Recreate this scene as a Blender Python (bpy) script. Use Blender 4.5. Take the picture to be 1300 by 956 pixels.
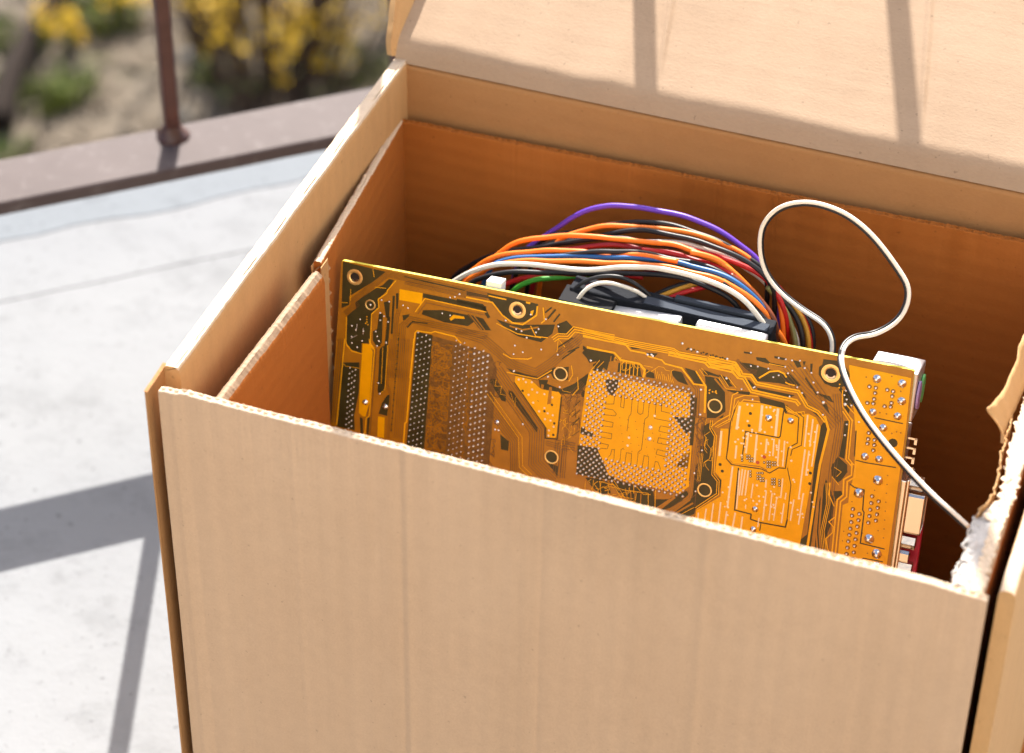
import bpy, math, random
from mathutils import Vector, Matrix, noise
R = math.radians
for o in list(bpy.data.objects): bpy.data.objects.remove(o)
scn = bpy.context.scene
COL = scn.collection
# ---------------------------------------------------------------- camera
cam_d = bpy.data.cameras.new('camera'); cam = bpy.data.objects.new('camera', cam_d); COL.objects.link(cam)
cr, cu, cf = Vector((0.93871774, 0.34450995, 0.01104065)), Vector((-0.22302577, 0.58265298, 0.78152096)), Vector((-0.26280888, 0.73608994, -0.62378129))
cam.matrix_world = Matrix(((cr.x, cu.x, -cf.x, 0.3578185), (cr.y, cu.y, -cf.y, -0.61950819), (cr.z, cu.z, -cf.z, 0.86440166), (0, 0, 0, 1)))
cam_d.sensor_width = 36; cam_d.lens = 90.047; cam_d.shift_y = -45/1300
cam_d.clip_start = .02; cam_d.clip_end = 400
cam_d.dof.use_dof = True; cam_d.dof.focus_distance = 0.985; cam_d.dof.aperture_fstop = 9.5; cam_d.dof.aperture_blades = 0
scn.camera = cam
# ---------------------------------------------------------------- sky, sun, exposure
SUN_EL, SUN_AZ = 41.0, 20.0          # sun stands behind the box, a little to its left
wd = bpy.data.worlds.new('World'); scn.world = wd; wd.use_nodes = True
nt = wd.node_tree; nt.nodes.clear()
sky = nt.nodes.new('ShaderNodeTexSky'); sky.sky_type = 'NISHITA'; sky.sun_disc = False
sky.sun_elevation = R(SUN_EL); sky.sun_rotation = R(360-SUN_AZ); sky.air_density = 1.0; sky.dust_density = 3.0; sky.ozone_density = 1.0
bg = nt.nodes.new('ShaderNodeBackground'); bg.inputs[1].default_value = .10
wo = nt.nodes.new('ShaderNodeOutputWorld')
nt.links.new(sky.outputs[0], bg.inputs[0]); nt.links.new(bg.outputs[0], wo.inputs[0])
sun_d = bpy.data.lights.new('sun', 'SUN'); sun_d.energy = 4.6; sun_d.angle = R(.36); sun_d.color = (1, .94, .86)
sun = bpy.data.objects.new('sun', sun_d); COL.objects.link(sun)
tdir = Vector((math.sin(R(SUN_AZ))*math.cos(R(SUN_EL)), -math.cos(R(SUN_AZ))*math.cos(R(SUN_EL)), -math.sin(R(SUN_EL))))
sun.rotation_euler = tdir.to_track_quat('-Z', 'Y').to_euler(); sun.location = (-.5, 1.5, 2)
scn.view_settings.view_transform = 'Standard'; scn.view_settings.look = 'None'
scn.view_settings.exposure = 1.66; scn.view_settings.gamma = 1; scn.view_settings.use_curve_mapping = False
scn.render.engine = 'CYCLES'
scn.cycles.max_bounces = 10; scn.cycles.diffuse_bounces = 7; scn.cycles.glossy_bounces = 4
scn.render.resolution_x = 1024; scn.render.resolution_y = 753
POLYS = [
('D',[[1.33,0.63],[20.01,1.41],[16.01,5.57],[4.85,14.83],[5.05,18.49],[1.83,20.56]]),
('D',[[23.57,4.21],[21.31,4.25],[18.95,7.25],[15.94,9.25],[7.54,16.86],[8.09,19.6],[4.44,23.19],[4.38,35.85],[7.87,38.49],[11.43,38.16],[11.35,33.85],[15.06,33.38],[14.78,20.55],[17.88,17.09],[17.33,13.51],[21.05,9.21]]),
('D',[[17.99,19.91],[19.66,19.29],[20.03,32.08],[17.86,34.13],[16.0,31.75],[15.88,27.76],[17.64,26.54]]),
('D',[[21.72,20.3],[22.95,20.06],[22.46,46.88],[20.59,47.27]]),
('D',[[19.77,14.44],[22.43,13.24],[22.43,20.73],[21.19,20.98]]),
('D',[[23.42,10.89],[24.42,10.69],[24.41,27.18],[23.57,27.35]]),
('D',[[24.75,9.61],[25.93,9.38],[26.0,16.04],[25.16,16.21]]),
('G',[[26.15,7.53],[36.0,7.4],[35.91,12.09],[26.32,12.13]]),
('D',[[36.16,7.37],[53.5,7.48],[62.95,7.68],[63.1,9.67],[36.28,9.2]]),
('D',[[54.29,3.02],[63.44,3.12],[63.52,4.22],[54.4,4.51]]),
('D',[[36.63,14.49],[44.94,12.83],[55.56,12.86],[58.24,15.25],[55.9,17.52],[45.85,17.85],[36.19,16.39]]),
('G',[[47.96,15.9],[49.49,13.9],[53.96,13.85],[54.47,14.71],[50.15,15.29],[48.68,16.71]]),
('D',[[28.13,18.45],[31.17,17.28],[30.16,19.18],[28.44,20.66]]),
('D',[[2.9,44.06],[10.82,42.42],[11.25,49.98],[11.29,55.88],[9.81,66.29],[10.46,72.73],[2.47,72.66],[2.59,55.94]]),
('G',[[11.8,33.98],[14.86,33.68],[16.53,35.21],[16.45,59.69],[15.14,65.46],[13.74,65.77],[11.82,64.5],[11.55,54.55],[11.74,37.98]]),
('D',[[12.35,66.3],[13.65,66.74],[14.18,73.59],[13.0,73.61]]),
('D',[[15.63,65.84],[16.77,65.11],[16.53,73.32],[15.82,73.23]]),
('D',[[19.86,33.97],[22.3,32.07],[22.67,52.2],[20.03,55.03],[19.34,52.9],[19.22,35.03]]),
('D',[[18.49,30.51],[19.41,30.33],[19.37,33.6],[17.76,33.93]]),
('D',[[23.64,54.27],[24.82,53.73],[24.19,63.37],[20.42,63.13],[21.53,58.13]]),
('G',[[20.25,64.36],[23.16,64.22],[23.37,73.27],[20.46,73.43]]),
('D',[[34.47,24.26],[41.37,24.34],[40.89,75.43],[33.28,75.33]]),
('D2',[[41.39,24.67],[50.88,25.25],[58.81,26.47],[66.12,27.24],[69.33,32.82],[69.21,75.63],[40.89,75.43]]),
('D',[[62.85,1.98],[72.23,2.08],[84.2,2.49],[83.77,5.91],[81.64,9.96],[78.45,11.27],[74.39,12.09],[70.66,10.2],[66.51,6.56],[63.58,4.35]]),
('D',[[50.46,6.94],[61.57,6.98],[64.98,11.9],[63.93,12.67],[61.17,9.02],[50.56,8.43]]),
('D',[[55.3,12.43],[62.02,13.05],[65.78,17.36],[61.29,18.1]]),
('D',[[67.5,12.24],[74.2,13.13],[86.09,10.85],[91.72,9.61],[90.98,13.66],[86.7,18.17],[77.31,17.67],[72.2,15.78]]),
('D',[[92.53,9.44],[96.24,7.03],[99.62,9.68],[97.18,12.85],[93.52,13.42]]),
('D',[[105.36,16.32],[112.32,17.12],[109.85,20.98],[107.25,22.19],[103.72,19.17]]),
('D',[[73.17,31.8],[76.84,32.62],[86.83,32.98],[91.95,28.35],[92.87,29.57],[86.51,34.41],[76.97,34.3]]),
('D',[[86.93,34.21],[91.26,33.3],[94.72,35.13],[101.61,32.37],[108.1,25.55],[108.67,22.91],[112.46,19.89],[114.1,20.1],[112.38,24.94],[107.25,28.26],[106.75,31.75],[104.17,36.59],[88.51,39.91]]),
('D',[[90.94,29.41],[92.71,27.63],[94.62,27.51],[98.87,26.06],[99.09,31.66],[96.17,32.84],[93.11,32.35]]),
('L',[[79.11,2.39],[81.02,2.4],[80.81,3.16],[79.16,3.1]]),
('L',[[81.33,6.12],[82.63,5.3],[82.27,7.6],[81.44,7.49]]),
('G',[[77.27,34.47],[83.66,34.72],[87.47,37.34],[88.89,37.89],[95.75,37.58],[96.68,38.8],[96.28,56.63],[95.79,57.43],[92.78,57.86],[92.18,54.07],[90.68,52.67],[77.21,37.21]]),
('B',[[88.27,35.74],[89.38,35.8],[88.9,43.3],[87.38,43.63]]),
('B',[[91.62,36.18],[92.72,36.23],[92.97,43.12],[91.28,43.94]]),
('D',[[74.71,40.88],[77.01,41.71],[88.15,54.37],[88.39,57.2],[83.98,52.39],[75.5,43.86]]),
('D',[[67.09,37.51],[69.45,37.7],[73.84,42.5],[74.14,46.45],[72.34,46.25],[66.78,39.4]]),
('D',[[72.91,60.86],[76.74,63.22],[76.79,67.4],[73.69,67.38],[73.26,63.98]]),
('D',[[93.7,68.89],[98.32,69.49],[98.14,73.9]]),
('G',[[107.36,25.55],[114.41,25.49],[119.41,26.8],[148.37,26.86],[150.84,29.12],[151.49,49.13],[152.19,66.08],[148.55,70.07],[138.32,69.8],[123.72,69.74],[119.1,68.46],[115.38,61.49],[113.89,61.42],[105.78,58.14],[105.96,46.52],[106.43,33.35]]),
('D',[[105.39,58.68],[113.29,57.81],[115.38,61.49],[119.1,68.46],[123.72,69.74],[121.35,70.73],[105.92,71.01]]),
('D',[[114.14,28.35],[119.44,27.13],[119.55,31.15],[117.44,34.7],[115.08,32.66]]),
('D',[[104.87,34.25],[110.04,37.12],[114.42,37.32],[113.99,38.54],[105.16,37.58]]),
('D',[[142.58,38.07],[149.7,37.1],[151.0,41.88],[148.56,44.11],[144.32,39.38]]),
('D',[[106.04,50.5],[111.41,52.2],[111.0,53.72],[106.02,53.37]]),
('D',[[148.43,53.21],[151.2,51.46],[150.85,58.37],[146.31,58.81]]),
('D',[[148.67,27.24],[151.45,28.33],[151.96,48.46],[150.65,48.74]]),
('D',[[117.85,71.56],[123.78,70.22],[137.9,70.75],[139.71,78.86],[128.58,78.2],[125.27,75.21],[123.24,75.14]]),
('D',[[109.75,71.78],[116.26,70.85],[120.02,73.2],[120.81,76.23],[116.39,77.77],[112.57,74.88]]),
('D',[[139.3,74.69],[144.19,73.57],[151.6,68.18],[152.25,69.62],[148.79,74.65],[141.78,79.45],[139.71,78.86]]),
('D',[[154.35,70.73],[156.07,72.98],[155.54,77.35],[151.86,80.33],[146.77,79.37]]),
('D',[[154.68,48.09],[158.28,47.3],[160.69,69.81],[157.9,71.51],[155.37,71.02],[155.04,63.18]]),
('D',[[121.98,11.6],[128.33,12.52],[123.61,13.49]]),
('D',[[129.42,13.85],[134.16,13.15],[132.99,14.78],[130.61,14.99]]),
('D',[[106.01,16.81],[116.29,16.93],[118.24,19.32],[115.01,20.55],[114.4,24.48],[109.69,21.54],[107.08,22.75],[104.59,19.23]]),
('D',[[118.76,20.22],[127.3,19.56],[128.73,24.29],[118.7,24.14]]),
('D',[[130.09,20.66],[133.4,21.64],[133.88,23.77],[130.41,23.94]]),
('D',[[140.18,18.95],[144.33,18.92],[147.49,23.81],[143.16,23.05],[140.94,21.18]]),
('D',[[145.28,16.78],[149.46,17.29],[153.77,22.93],[150.03,22.72]]),
('D',[[153.62,18.53],[157.55,18.81],[161.79,22.91],[163.2,30.95],[162.42,34.47],[156.2,35.81],[155.06,27.11]]),
('D',[[152.24,16.05],[159.5,17.3],[159.07,18.22],[153.25,18.05]]),
('D',[[161.1,17.52],[165.22,20.52],[163.07,21.09]]),
('D',[[103.77,16.04],[104.88,16.37],[105.56,17.91],[103.91,17.69]]),
('D',[[166.47,10.18],[170.75,9.84],[185.53,11.3],[189.34,14.58],[189.04,15.64],[182.6,15.54],[174.08,16.42],[172.09,14.1],[168.84,12.05]]),
('D',[[172.55,6.75],[176.39,6.41],[178.27,7.83],[184.28,7.94],[183.97,8.91],[177.48,8.45],[173.13,7.99]]),
('D',[[168.49,16.68],[171.08,16.59],[174.39,19.09],[172.82,20.56]]),
('D',[[174.39,19.09],[189.46,19.18],[187.48,20.52],[175.02,20.87]]),
('D',[[175.64,22.48],[185.63,23.1],[186.3,24.42],[184.64,25.69],[176.31,24.62]]),
('D',[[198.5,2.3],[205.46,2.2],[208.55,10.99],[206.12,12.49],[203.17,12.66],[200.11,11.95],[197.39,8.82],[197.22,5.7],[198.36,4.57]]),
('D',[[192.72,10.7],[198.15,16.8],[197.59,17.46],[192.41,11.67]]),
('D',[[198.1,16.36],[202.82,16.71],[204.69,19.13],[202.64,18.66],[199.05,17.15]]),
('D',[[199.78,19.63],[201.96,20.07],[203.85,24.31],[201.36,22.11]]),
('D',[[193.75,5.08],[194.66,4.89],[194.81,8.55],[194.12,8.15]]),
('D',[[193.06,20.6],[196.25,22.2],[201.92,26.0],[200.66,26.82],[194.64,23.09]]),
('D',[[186.94,5.13],[189.49,5.06],[190.59,7.08],[188.97,7.87]]),
('D',[[190.74,4.8],[191.98,4.54],[191.42,6.91]]),
('D',[[185.45,10.63],[186.79,11.03],[191.07,14.67],[190.28,15.28]]),
('D',[[191.28,16.44],[193.21,18.3],[194.21,19.45],[192.85,18.83]]),
('D',[[179.64,4.84],[183.92,4.86],[183.6,5.82],[179.74,5.72]]),
('D',[[167.67,5.49],[171.09,5.24],[170.75,5.99],[167.75,6.16]]),
('D',[[155.11,17.65],[158.62,17.83],[162.71,23.38],[163.91,29.57],[162.46,33.11],[159.61,35.11],[157.03,35.67]]),
('D',[[162.19,22.58],[172.05,21.41],[171.78,22.84],[165.74,23.2]]),
('D',[[158.95,16.85],[163.82,17.65],[163.36,21.41]]),
('D',[[184.53,24.7],[187.0,23.72],[188.1,25.77],[186.58,27.47],[185.21,26.85]]),
('D',[[207.36,13.95],[208.69,12.76],[211.23,19.46],[210.74,22.28],[208.75,19.98]]),
('G',[[168.03,26.39],[176.97,25.14],[185.41,25.33],[186.59,27.39],[191.25,27.38],[195.36,25.51],[198.57,26.47],[200.85,29.94],[200.76,34.26],[198.6,83.76],[197.95,94.29],[151.09,102.01],[154.8,90.61],[156.03,80.59],[156.16,75.72],[165.24,67.46],[164.79,60.38],[161.94,57.62],[162.15,38.99],[165.24,38.32],[165.92,50.29],[166.39,40.09],[166.72,31.66]]),
('D',[[154.33,39.97],[158.26,36.98],[159.93,41.56],[161.19,58.27],[164.81,60.59],[164.93,63.13],[164.11,67.44],[156.88,74.27],[154.9,76.05],[151.82,77.63],[152.76,65.88],[154.04,57.59],[156.77,47.9]]),
('D',[[175.82,24.08],[186.01,24.23],[186.8,26.55],[177.02,25.48]]),
('D',[[183.83,52.75],[186.72,50.41],[189.65,50.77],[189.15,53.25],[185.5,53.51]]),
('D',[[190.21,42.22],[191.17,41.45],[190.85,45.44],[190.18,45.03]]),
('D',[[202.0,26.72],[203.37,30.38],[203.05,45.41],[203.11,79.26],[202.58,87.99],[197.35,89.24],[197.81,79.82],[201.09,75.62],[200.33,46.02],[200.36,31.03]]),
('D',[[205.47,50.92],[209.85,59.05],[209.96,68.21],[208.19,76.84],[209.91,83.14],[204.72,83.34],[203.91,61.94]]),
('D',[[206.96,44.04],[211.55,43.52],[213.37,46.13],[211.45,50.08],[210.21,51.37],[207.57,48.94]]),
('D',[[208.83,55.33],[212.01,54.61],[212.8,56.45],[210.29,59.56]]),
('D',[[209.53,25.54],[211.33,25.15],[211.48,41.05],[209.32,40.53],[209.7,32.45]]),
('D',[[206.73,45.93],[208.87,40.63],[212.91,43.24],[213.28,46.17],[207.39,47.49]]),
('G',[[208.47,2.5],[232.4,3.0],[233.1,23.93],[233.16,38.05],[233.38,90.94],[213.92,90.46],[214.09,84.22],[213.28,60.23],[215.26,58.77],[215.04,52.09],[215.7,49.94],[215.69,42.6],[214.19,28.36],[212.54,20.18],[210.14,10.9]]),
('D',[[210.49,7.62],[214.88,7.19],[215.13,11.64],[212.6,11.58]]),
('D',[[206.09,10.99],[208.14,14.49],[212.03,10.72],[218.63,23.57],[219.55,26.44],[216.36,26.63],[213.7,20.19],[207.53,15.11],[205.94,13.48]]),
('D',[[198.11,2.29],[205.86,1.76],[209.7,6.81],[208.93,7.95],[206.09,3.66]]),
]
LINES = [
('D',0.43,[[27.94,1.84],[53.72,2.8]]),
('L',0.48,[[54.46,5.34],[63.63,5.65]]),
('D',0.54,[[30.42,23.22],[32.6,20.22],[38.95,19.8]]),
('L',0.43,[[33.35,15.99],[37.14,9.42],[63.13,10.05]]),
('K',0.21,[[34.52,16.61],[37.82,11.15],[63.23,11.44]]),
('L',0.54,[[32.92,44.69],[33.91,24.8],[34.7,23.78],[40.61,23.44],[42.24,22.54],[50.69,22.99],[53.65,25.22]]),
('L',0.37,[[24.42,4.21],[21.04,9.1],[20.83,10.38],[17.34,13.62],[17.88,17.09],[14.89,20.53],[15.05,33.1],[16.88,35.02]]),
('L',0.37,[[4.19,23.81],[4.52,35.24],[7.28,38.26],[11.9,38.47]]),
('K',0.21,[[2.76,22.09],[6.38,18.03],[5.12,16.53],[20.28,0.99],[28.14,1.27],[63.3,1.94]]),
('K',0.21,[[3.16,22.44],[7.13,17.98],[5.89,16.5],[20.45,1.56],[28.06,1.83],[63.23,2.5]]),
('K',0.21,[[3.56,22.79],[7.88,17.93],[6.65,16.47],[20.62,2.14],[27.97,2.4],[63.16,3.06]]),
('K',0.21,[[3.95,23.14],[8.63,17.88],[7.42,16.44],[20.79,2.71],[27.88,2.96],[63.08,3.62]]),
('K',0.21,[[4.35,23.49],[9.38,17.83],[8.19,16.41],[20.96,3.29],[27.8,3.53],[63.01,4.18]]),
('K',0.21,[[27.5,45.76],[27.23,22.63],[30.89,18.31],[64.61,19.0]]),
('K',0.21,[[28.29,45.64],[28.02,22.84],[31.17,19.11],[64.5,19.8]]),
('K',0.21,[[29.08,45.51],[28.81,23.05],[31.45,19.92],[64.39,20.59]]),
('K',0.21,[[29.87,45.39],[29.6,23.26],[31.73,20.73],[64.28,21.38]]),
('K',0.21,[[24.61,46.37],[25.01,20.09],[25.9,15.87]]),
('K',0.21,[[25.29,46.28],[25.68,20.08],[26.56,15.93]]),
('K',0.21,[[25.97,46.19],[26.35,20.06],[27.22,15.98]]),
('K',0.21,[[28.18,3.77],[62.86,4.81]]),
('K',0.21,[[28.09,4.34],[62.78,5.37]]),
('K',0.21,[[28.0,4.9],[62.7,5.93]]),
('S',0.32,[[8.9,26.01],[8.62,29.23]]),
('S',0.32,[[11.67,27.18],[11.71,30.04]]),
('S',0.21,[[6.41,32.84],[9.17,30.84]]),
('L',0.21,[[15.63,8.75],[20.43,8.37]]),
('L',0.21,[[5.36,11.61],[5.52,16.69]]),
('L',0.21,[[1.58,18.04],[4.43,17.76]]),
('L',0.21,[[14.35,1.38],[15.1,4.61]]),
('L',0.39,[[14.44,31.34],[14.95,33.66],[17.02,35.49],[16.39,65.05],[15.18,66.27],[14.97,73.42]]),
('K',0.35,[[15.74,35.28],[16.52,36.53],[16.43,59.22],[15.12,65.23]]),
('K',0.26,[[17.82,34.85],[17.4,63.78],[17.22,72.93]]),
('L',0.26,[[4.41,33.38],[4.8,36.11],[7.24,37.96],[11.72,38.45]]),
('L',0.17,[[3.84,44.55],[5.05,45.24],[10.92,44.97]]),
('L',0.22,[[20.55,33.83],[20.8,49.75]]),
('L',0.22,[[22.56,32.48],[22.55,51.75],[20.15,54.63]]),
('L',0.65,[[33.57,27.45],[32.75,64.05],[32.06,64.92],[32.01,74.5]]),
('K',0.17,[[24.32,29.36],[23.66,49.12],[25.35,53.96],[25.57,73.05]]),
('K',0.17,[[23.67,29.43],[23.01,49.32],[24.71,54.17],[24.92,73.15]]),
('K',0.17,[[31.57,27.98],[31.09,71.95]]),
('K',0.17,[[30.75,28.08],[30.26,72.07]]),
('K',0.17,[[29.93,28.19],[29.42,72.19]]),
('K',0.17,[[29.11,28.29],[28.59,72.31]]),
('K',0.17,[[28.29,28.4],[27.75,72.42]]),
('L',0.44,[[3.95,33.47],[2.45,71.8]]),
('K',0.26,[[3.16,33.71],[1.6,71.11]]),
('K',0.26,[[2.32,33.8],[0.75,71.21]]),
('K',0.26,[[1.49,33.89],[-0.1,71.31]]),
('L',0.59,[[54.25,5.46],[65.33,5.51],[69.81,9.98],[74.13,12.31],[78.53,12.26],[83.88,7.28],[83.94,3.38]]),
('L',0.48,[[86.04,10.19],[87.29,8.83],[86.3,3.46]]),
('L',0.54,[[63.48,2.97],[70.94,3.17]]),
('B',0.43,[[55.83,12.04],[61.82,17.88]]),
('B',0.43,[[57.5,11.99],[63.21,17.88]]),
('L',0.37,[[67.63,13.89],[76.67,16.56],[86.54,16.24]]),
('L',0.37,[[81.82,12.16],[84.34,16.13],[89.23,15.69]]),
('B',0.64,[[73.15,13.9],[78.71,14.46],[85.1,12.06]]),
('L',0.37,[[90.83,15.38],[93.1,13.16],[96.76,12.58],[99.34,8.98],[116.24,9.12]]),
('L',0.37,[[91.46,16.08],[93.47,14.11],[97.24,13.51],[99.76,9.99],[116.14,10.11]]),
('L',0.37,[[92.08,16.78],[93.84,15.05],[97.72,14.43],[100.17,11.0],[116.04,11.11]]),
('D',0.75,[[91.46,3.27],[88.57,7.73]]),
('D',0.64,[[93.33,4.84],[91.1,8.62]]),
('D',0.64,[[89.78,2.77],[87.29,5.49]]),
('L',0.54,[[105.35,16.21],[116.74,16.49]]),
('L',0.43,[[73.59,33.59],[79.16,33.85],[86.35,33.88],[92.1,28.88]]),
('L',0.43,[[71.34,26.11],[74.77,27.44],[81.87,26.31],[83.44,25.31]]),
('B',2.14,[[90.77,33.97],[96.36,35.06],[101.02,31.82],[108.75,23.73]]),
('L',0.32,[[99.9,25.29],[100.77,29.05],[99.4,32.16]]),
('K',0.21,[[51.8,18.73],[63.4,19.89],[71.29,24.75],[76.88,28.47],[85.21,29.72],[90.57,24.65],[100.91,12.52]]),
('K',0.21,[[51.61,19.64],[63.03,20.77],[70.77,25.54],[76.49,29.35],[85.41,30.68],[91.15,25.25],[101.52,13.08]]),
('K',0.21,[[51.42,20.54],[62.66,21.66],[70.25,26.33],[76.1,30.22],[85.62,31.65],[91.74,25.85],[102.14,13.63]]),
('K',0.21,[[51.22,21.45],[62.3,22.54],[69.72,27.12],[75.7,31.1],[85.82,32.61],[92.32,26.45],[102.75,14.18]]),
('K',0.21,[[51.03,22.36],[61.93,23.43],[69.2,27.91],[75.31,31.98],[86.02,33.58],[92.9,27.05],[103.37,14.73]]),
('K',0.21,[[92.78,19.97],[99.76,14.15],[102.56,10.37]]),
('K',0.21,[[93.27,20.65],[100.34,14.75],[103.21,10.87]]),
('K',0.21,[[93.76,21.32],[100.93,15.35],[103.87,11.36]]),
('K',0.21,[[94.25,22.0],[101.51,15.94],[104.53,11.86]]),
('D',0.48,[[93.86,18.67],[99.42,13.62]]),
('D',0.48,[[97.81,20.1],[102.43,16.92]]),
('D',0.54,[[95.9,23.3],[100.92,18.34]]),
('L',0.27,[[93.51,20.99],[93.58,15.37],[96.55,18.12]]),
('D',0.48,[[76.93,37.27],[91.43,53.77],[91.83,58.47],[96.77,57.79],[97.0,39.3]]),
('D',0.21,[[87.11,43.11],[87.79,43.25]]),
('L',0.16,[[69.45,37.7],[69.11,40.63],[71.86,40.05],[71.57,43.55],[73.92,43.62]]),
('L',0.16,[[75.92,42.06],[77.33,45.77],[78.24,43.28],[78.05,47.91]]),
('L',0.21,[[67.12,43.37],[82.09,60.06],[83.36,72.49],[87.48,75.45]]),
('L',0.21,[[66.01,44.47],[80.71,60.85],[82.0,73.46],[86.58,76.75]]),
('K',0.27,[[70.9,31.65],[91.09,54.54],[91.67,67.98],[99.01,73.52]]),
('K',0.27,[[70.13,32.4],[90.12,55.05],[90.7,68.61],[98.38,74.4]]),
('K',0.27,[[69.37,33.14],[89.15,55.57],[89.73,69.24],[97.74,75.29]]),
('K',0.27,[[68.6,33.88],[88.18,56.09],[88.76,69.87],[97.11,76.18]]),
('K',0.27,[[67.83,34.63],[87.21,56.61],[87.79,70.51],[96.47,77.06]]),
('K',0.27,[[67.06,35.38],[86.24,57.12],[86.81,71.14],[95.84,77.95]]),
('K',0.27,[[66.29,36.12],[85.26,57.64],[85.84,71.77],[95.2,78.84]]),
('K',0.27,[[68.34,48.31],[80.94,61.68],[82.04,75.46]]),
('K',0.27,[[67.67,49.0],[80.08,62.18],[81.15,75.66]]),
('K',0.27,[[67.0,49.69],[79.22,62.67],[80.27,75.86]]),
('K',0.27,[[66.33,50.39],[78.36,63.17],[79.38,76.06]]),
('K',0.27,[[65.66,51.08],[77.51,63.66],[78.5,76.25]]),
('K',0.27,[[97.81,40.86],[100.44,36.87],[101.17,74.17]]),
('K',0.27,[[98.55,41.25],[99.97,38.67],[100.29,74.29]]),
('K',0.27,[[99.28,41.64],[99.5,40.47],[99.41,74.41]]),
('K',0.21,[[92.43,60.36],[98.03,60.86]]),
('K',0.21,[[92.23,61.27],[97.99,61.74]]),
('K',0.21,[[92.36,59.56],[97.94,59.84]]),
('K',0.16,[[98.84,42.13],[105.94,32.66],[106.51,41.48]]),
('K',0.16,[[99.45,42.54],[105.45,34.21],[105.76,41.55]]),
('K',0.16,[[100.06,42.94],[104.96,35.76],[105.0,41.63]]),
('K',0.16,[[100.66,43.34],[104.47,37.31],[104.24,41.7]]),
('K',0.16,[[101.27,43.75],[103.98,38.86],[103.49,41.77]]),
('K',0.16,[[101.88,44.15],[103.49,40.42],[102.73,41.85]]),
('D',0.21,[[100.65,46.5],[103.11,43.12],[103.45,47.04]]),
('D',0.21,[[101.58,50.88],[105.07,46.7],[105.47,51.19]]),
('D',0.21,[[102.52,55.27],[105.57,52.31]]),
('D',0.19,[[118.48,34.2],[118.55,37.85],[115.08,38.59]]),
('D',0.19,[[114.17,40.49],[118.51,40.41],[120.0,41.79],[119.55,42.74],[114.42,43.27]]),
('D',0.19,[[114.65,45.78],[119.01,45.7],[118.92,47.71],[114.59,48.08]]),
('D',0.19,[[112.92,50.73],[118.92,50.56],[118.86,52.86],[112.85,53.03]]),
('D',0.19,[[114.45,55.55],[118.02,55.62],[117.64,57.43],[114.93,57.74]]),
('D',0.19,[[121.4,33.58],[121.31,38.4],[122.69,38.67],[122.72,33.3]]),
('D',0.19,[[125.74,33.78],[125.85,40.54],[125.16,41.82],[124.95,48.11]]),
('D',0.19,[[128.23,34.38],[128.45,39.41],[129.59,40.02],[130.59,39.23],[130.66,34.43]]),
('D',0.19,[[132.77,33.98],[132.84,40.16],[131.63,41.56],[131.56,54.65],[130.33,56.06],[130.29,61.23]]),
('D',0.19,[[135.56,32.26],[135.56,40.43],[142.28,40.39]]),
('D',0.19,[[137.77,32.91],[137.89,36.82],[141.39,36.92]]),
('D',0.19,[[143.35,42.98],[138.24,42.96],[137.67,45.35],[143.34,45.53]]),
('D',0.19,[[143.07,48.14],[137.95,48.12],[137.64,50.46],[142.77,50.48]]),
('D',0.19,[[142.52,53.37],[137.92,53.25],[137.59,55.32],[142.22,55.72]]),
('D',0.19,[[118.25,61.03],[119.22,59.67],[119.54,57.3],[120.62,57.06],[120.77,61.62]]),
('D',0.19,[[123.24,61.65],[123.29,56.47],[124.31,55.67]]),
('D',0.19,[[125.43,61.74],[125.56,57.4],[127.72,57.21],[127.89,61.77]]),
('D',0.19,[[132.53,61.88],[132.86,56.94],[134.78,57.08],[134.98,61.91]]),
('D',0.19,[[137.37,61.38],[137.63,58.46],[138.71,58.5],[140.08,61.35]]),
('K',0.21,[[101.15,36.25],[104.52,31.02]]),
('K',0.21,[[101.77,36.65],[105.13,31.41]]),
('K',0.21,[[102.38,37.04],[105.74,31.8]]),
('K',0.21,[[102.99,37.43],[106.35,32.2]]),
('K',0.21,[[103.6,37.83],[106.96,32.59]]),
('D',0.27,[[102.33,42.73],[104.78,39.37]]),
('D',0.27,[[102.13,46.77],[105.12,43.28]]),
('D',0.27,[[102.48,50.7],[105.15,46.69]]),
('L',0.27,[[102.82,29.6],[103.53,34.53],[101.35,37.83]]),
('K',0.32,[[104.24,61.05],[99.21,61.28],[99.2,72.36]]),
('K',0.32,[[104.32,60.01],[98.23,60.28],[98.21,72.49]]),
('K',0.32,[[104.39,58.97],[97.25,59.29],[97.23,72.61]]),
('K',0.32,[[104.46,57.93],[96.27,58.3],[96.24,72.74]]),
('B',0.69,[[118.79,70.81],[125.51,77.83]]),
('L',0.20,[[121.24,69.92],[126.97,77.16]]),
('L',0.20,[[120.3,70.81],[126.03,78.05]]),
('L',0.25,[[125.12,73.65],[136.1,72.76],[136.66,78.49]]),
('B',0.39,[[127.14,73.72],[128.08,78.31]]),
('B',0.39,[[128.92,73.85],[129.62,78.5]]),
('B',0.39,[[130.59,72.94],[131.15,78.68]]),
('B',0.39,[[133.15,73.42],[133.41,78.7]]),
('L',0.25,[[129.85,70.45],[130.2,74.09]]),
('L',0.25,[[138.88,70.53],[139.47,78.91]]),
('L',0.20,[[130.88,70.75],[134.19,73.72],[137.13,73.05]]),
('L',0.20,[[115.86,72.0],[116.88,77.65]]),
('L',0.20,[[117.4,72.19],[119.43,72.27],[120.17,74.77],[118.23,75.74]]),
('B',0.98,[[140.74,79.16],[147.01,71.87]]),
('B',0.59,[[139.71,78.86],[145.16,73.35]]),
('B',0.69,[[146.83,79.89],[154.56,72.8]]),
('L',0.20,[[148.83,79.96],[155.24,74.5]]),
('B',1.67,[[143.84,80.04],[152.46,71.69],[153.21,69.4],[152.78,46.42]]),
('K',0.15,[[142.91,79.64],[152.17,70.26],[153.07,46.25]]),
('K',0.15,[[143.35,80.16],[152.84,70.54],[153.74,46.21]]),
('K',0.15,[[143.79,80.68],[153.51,70.82],[154.42,46.17]]),
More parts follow.
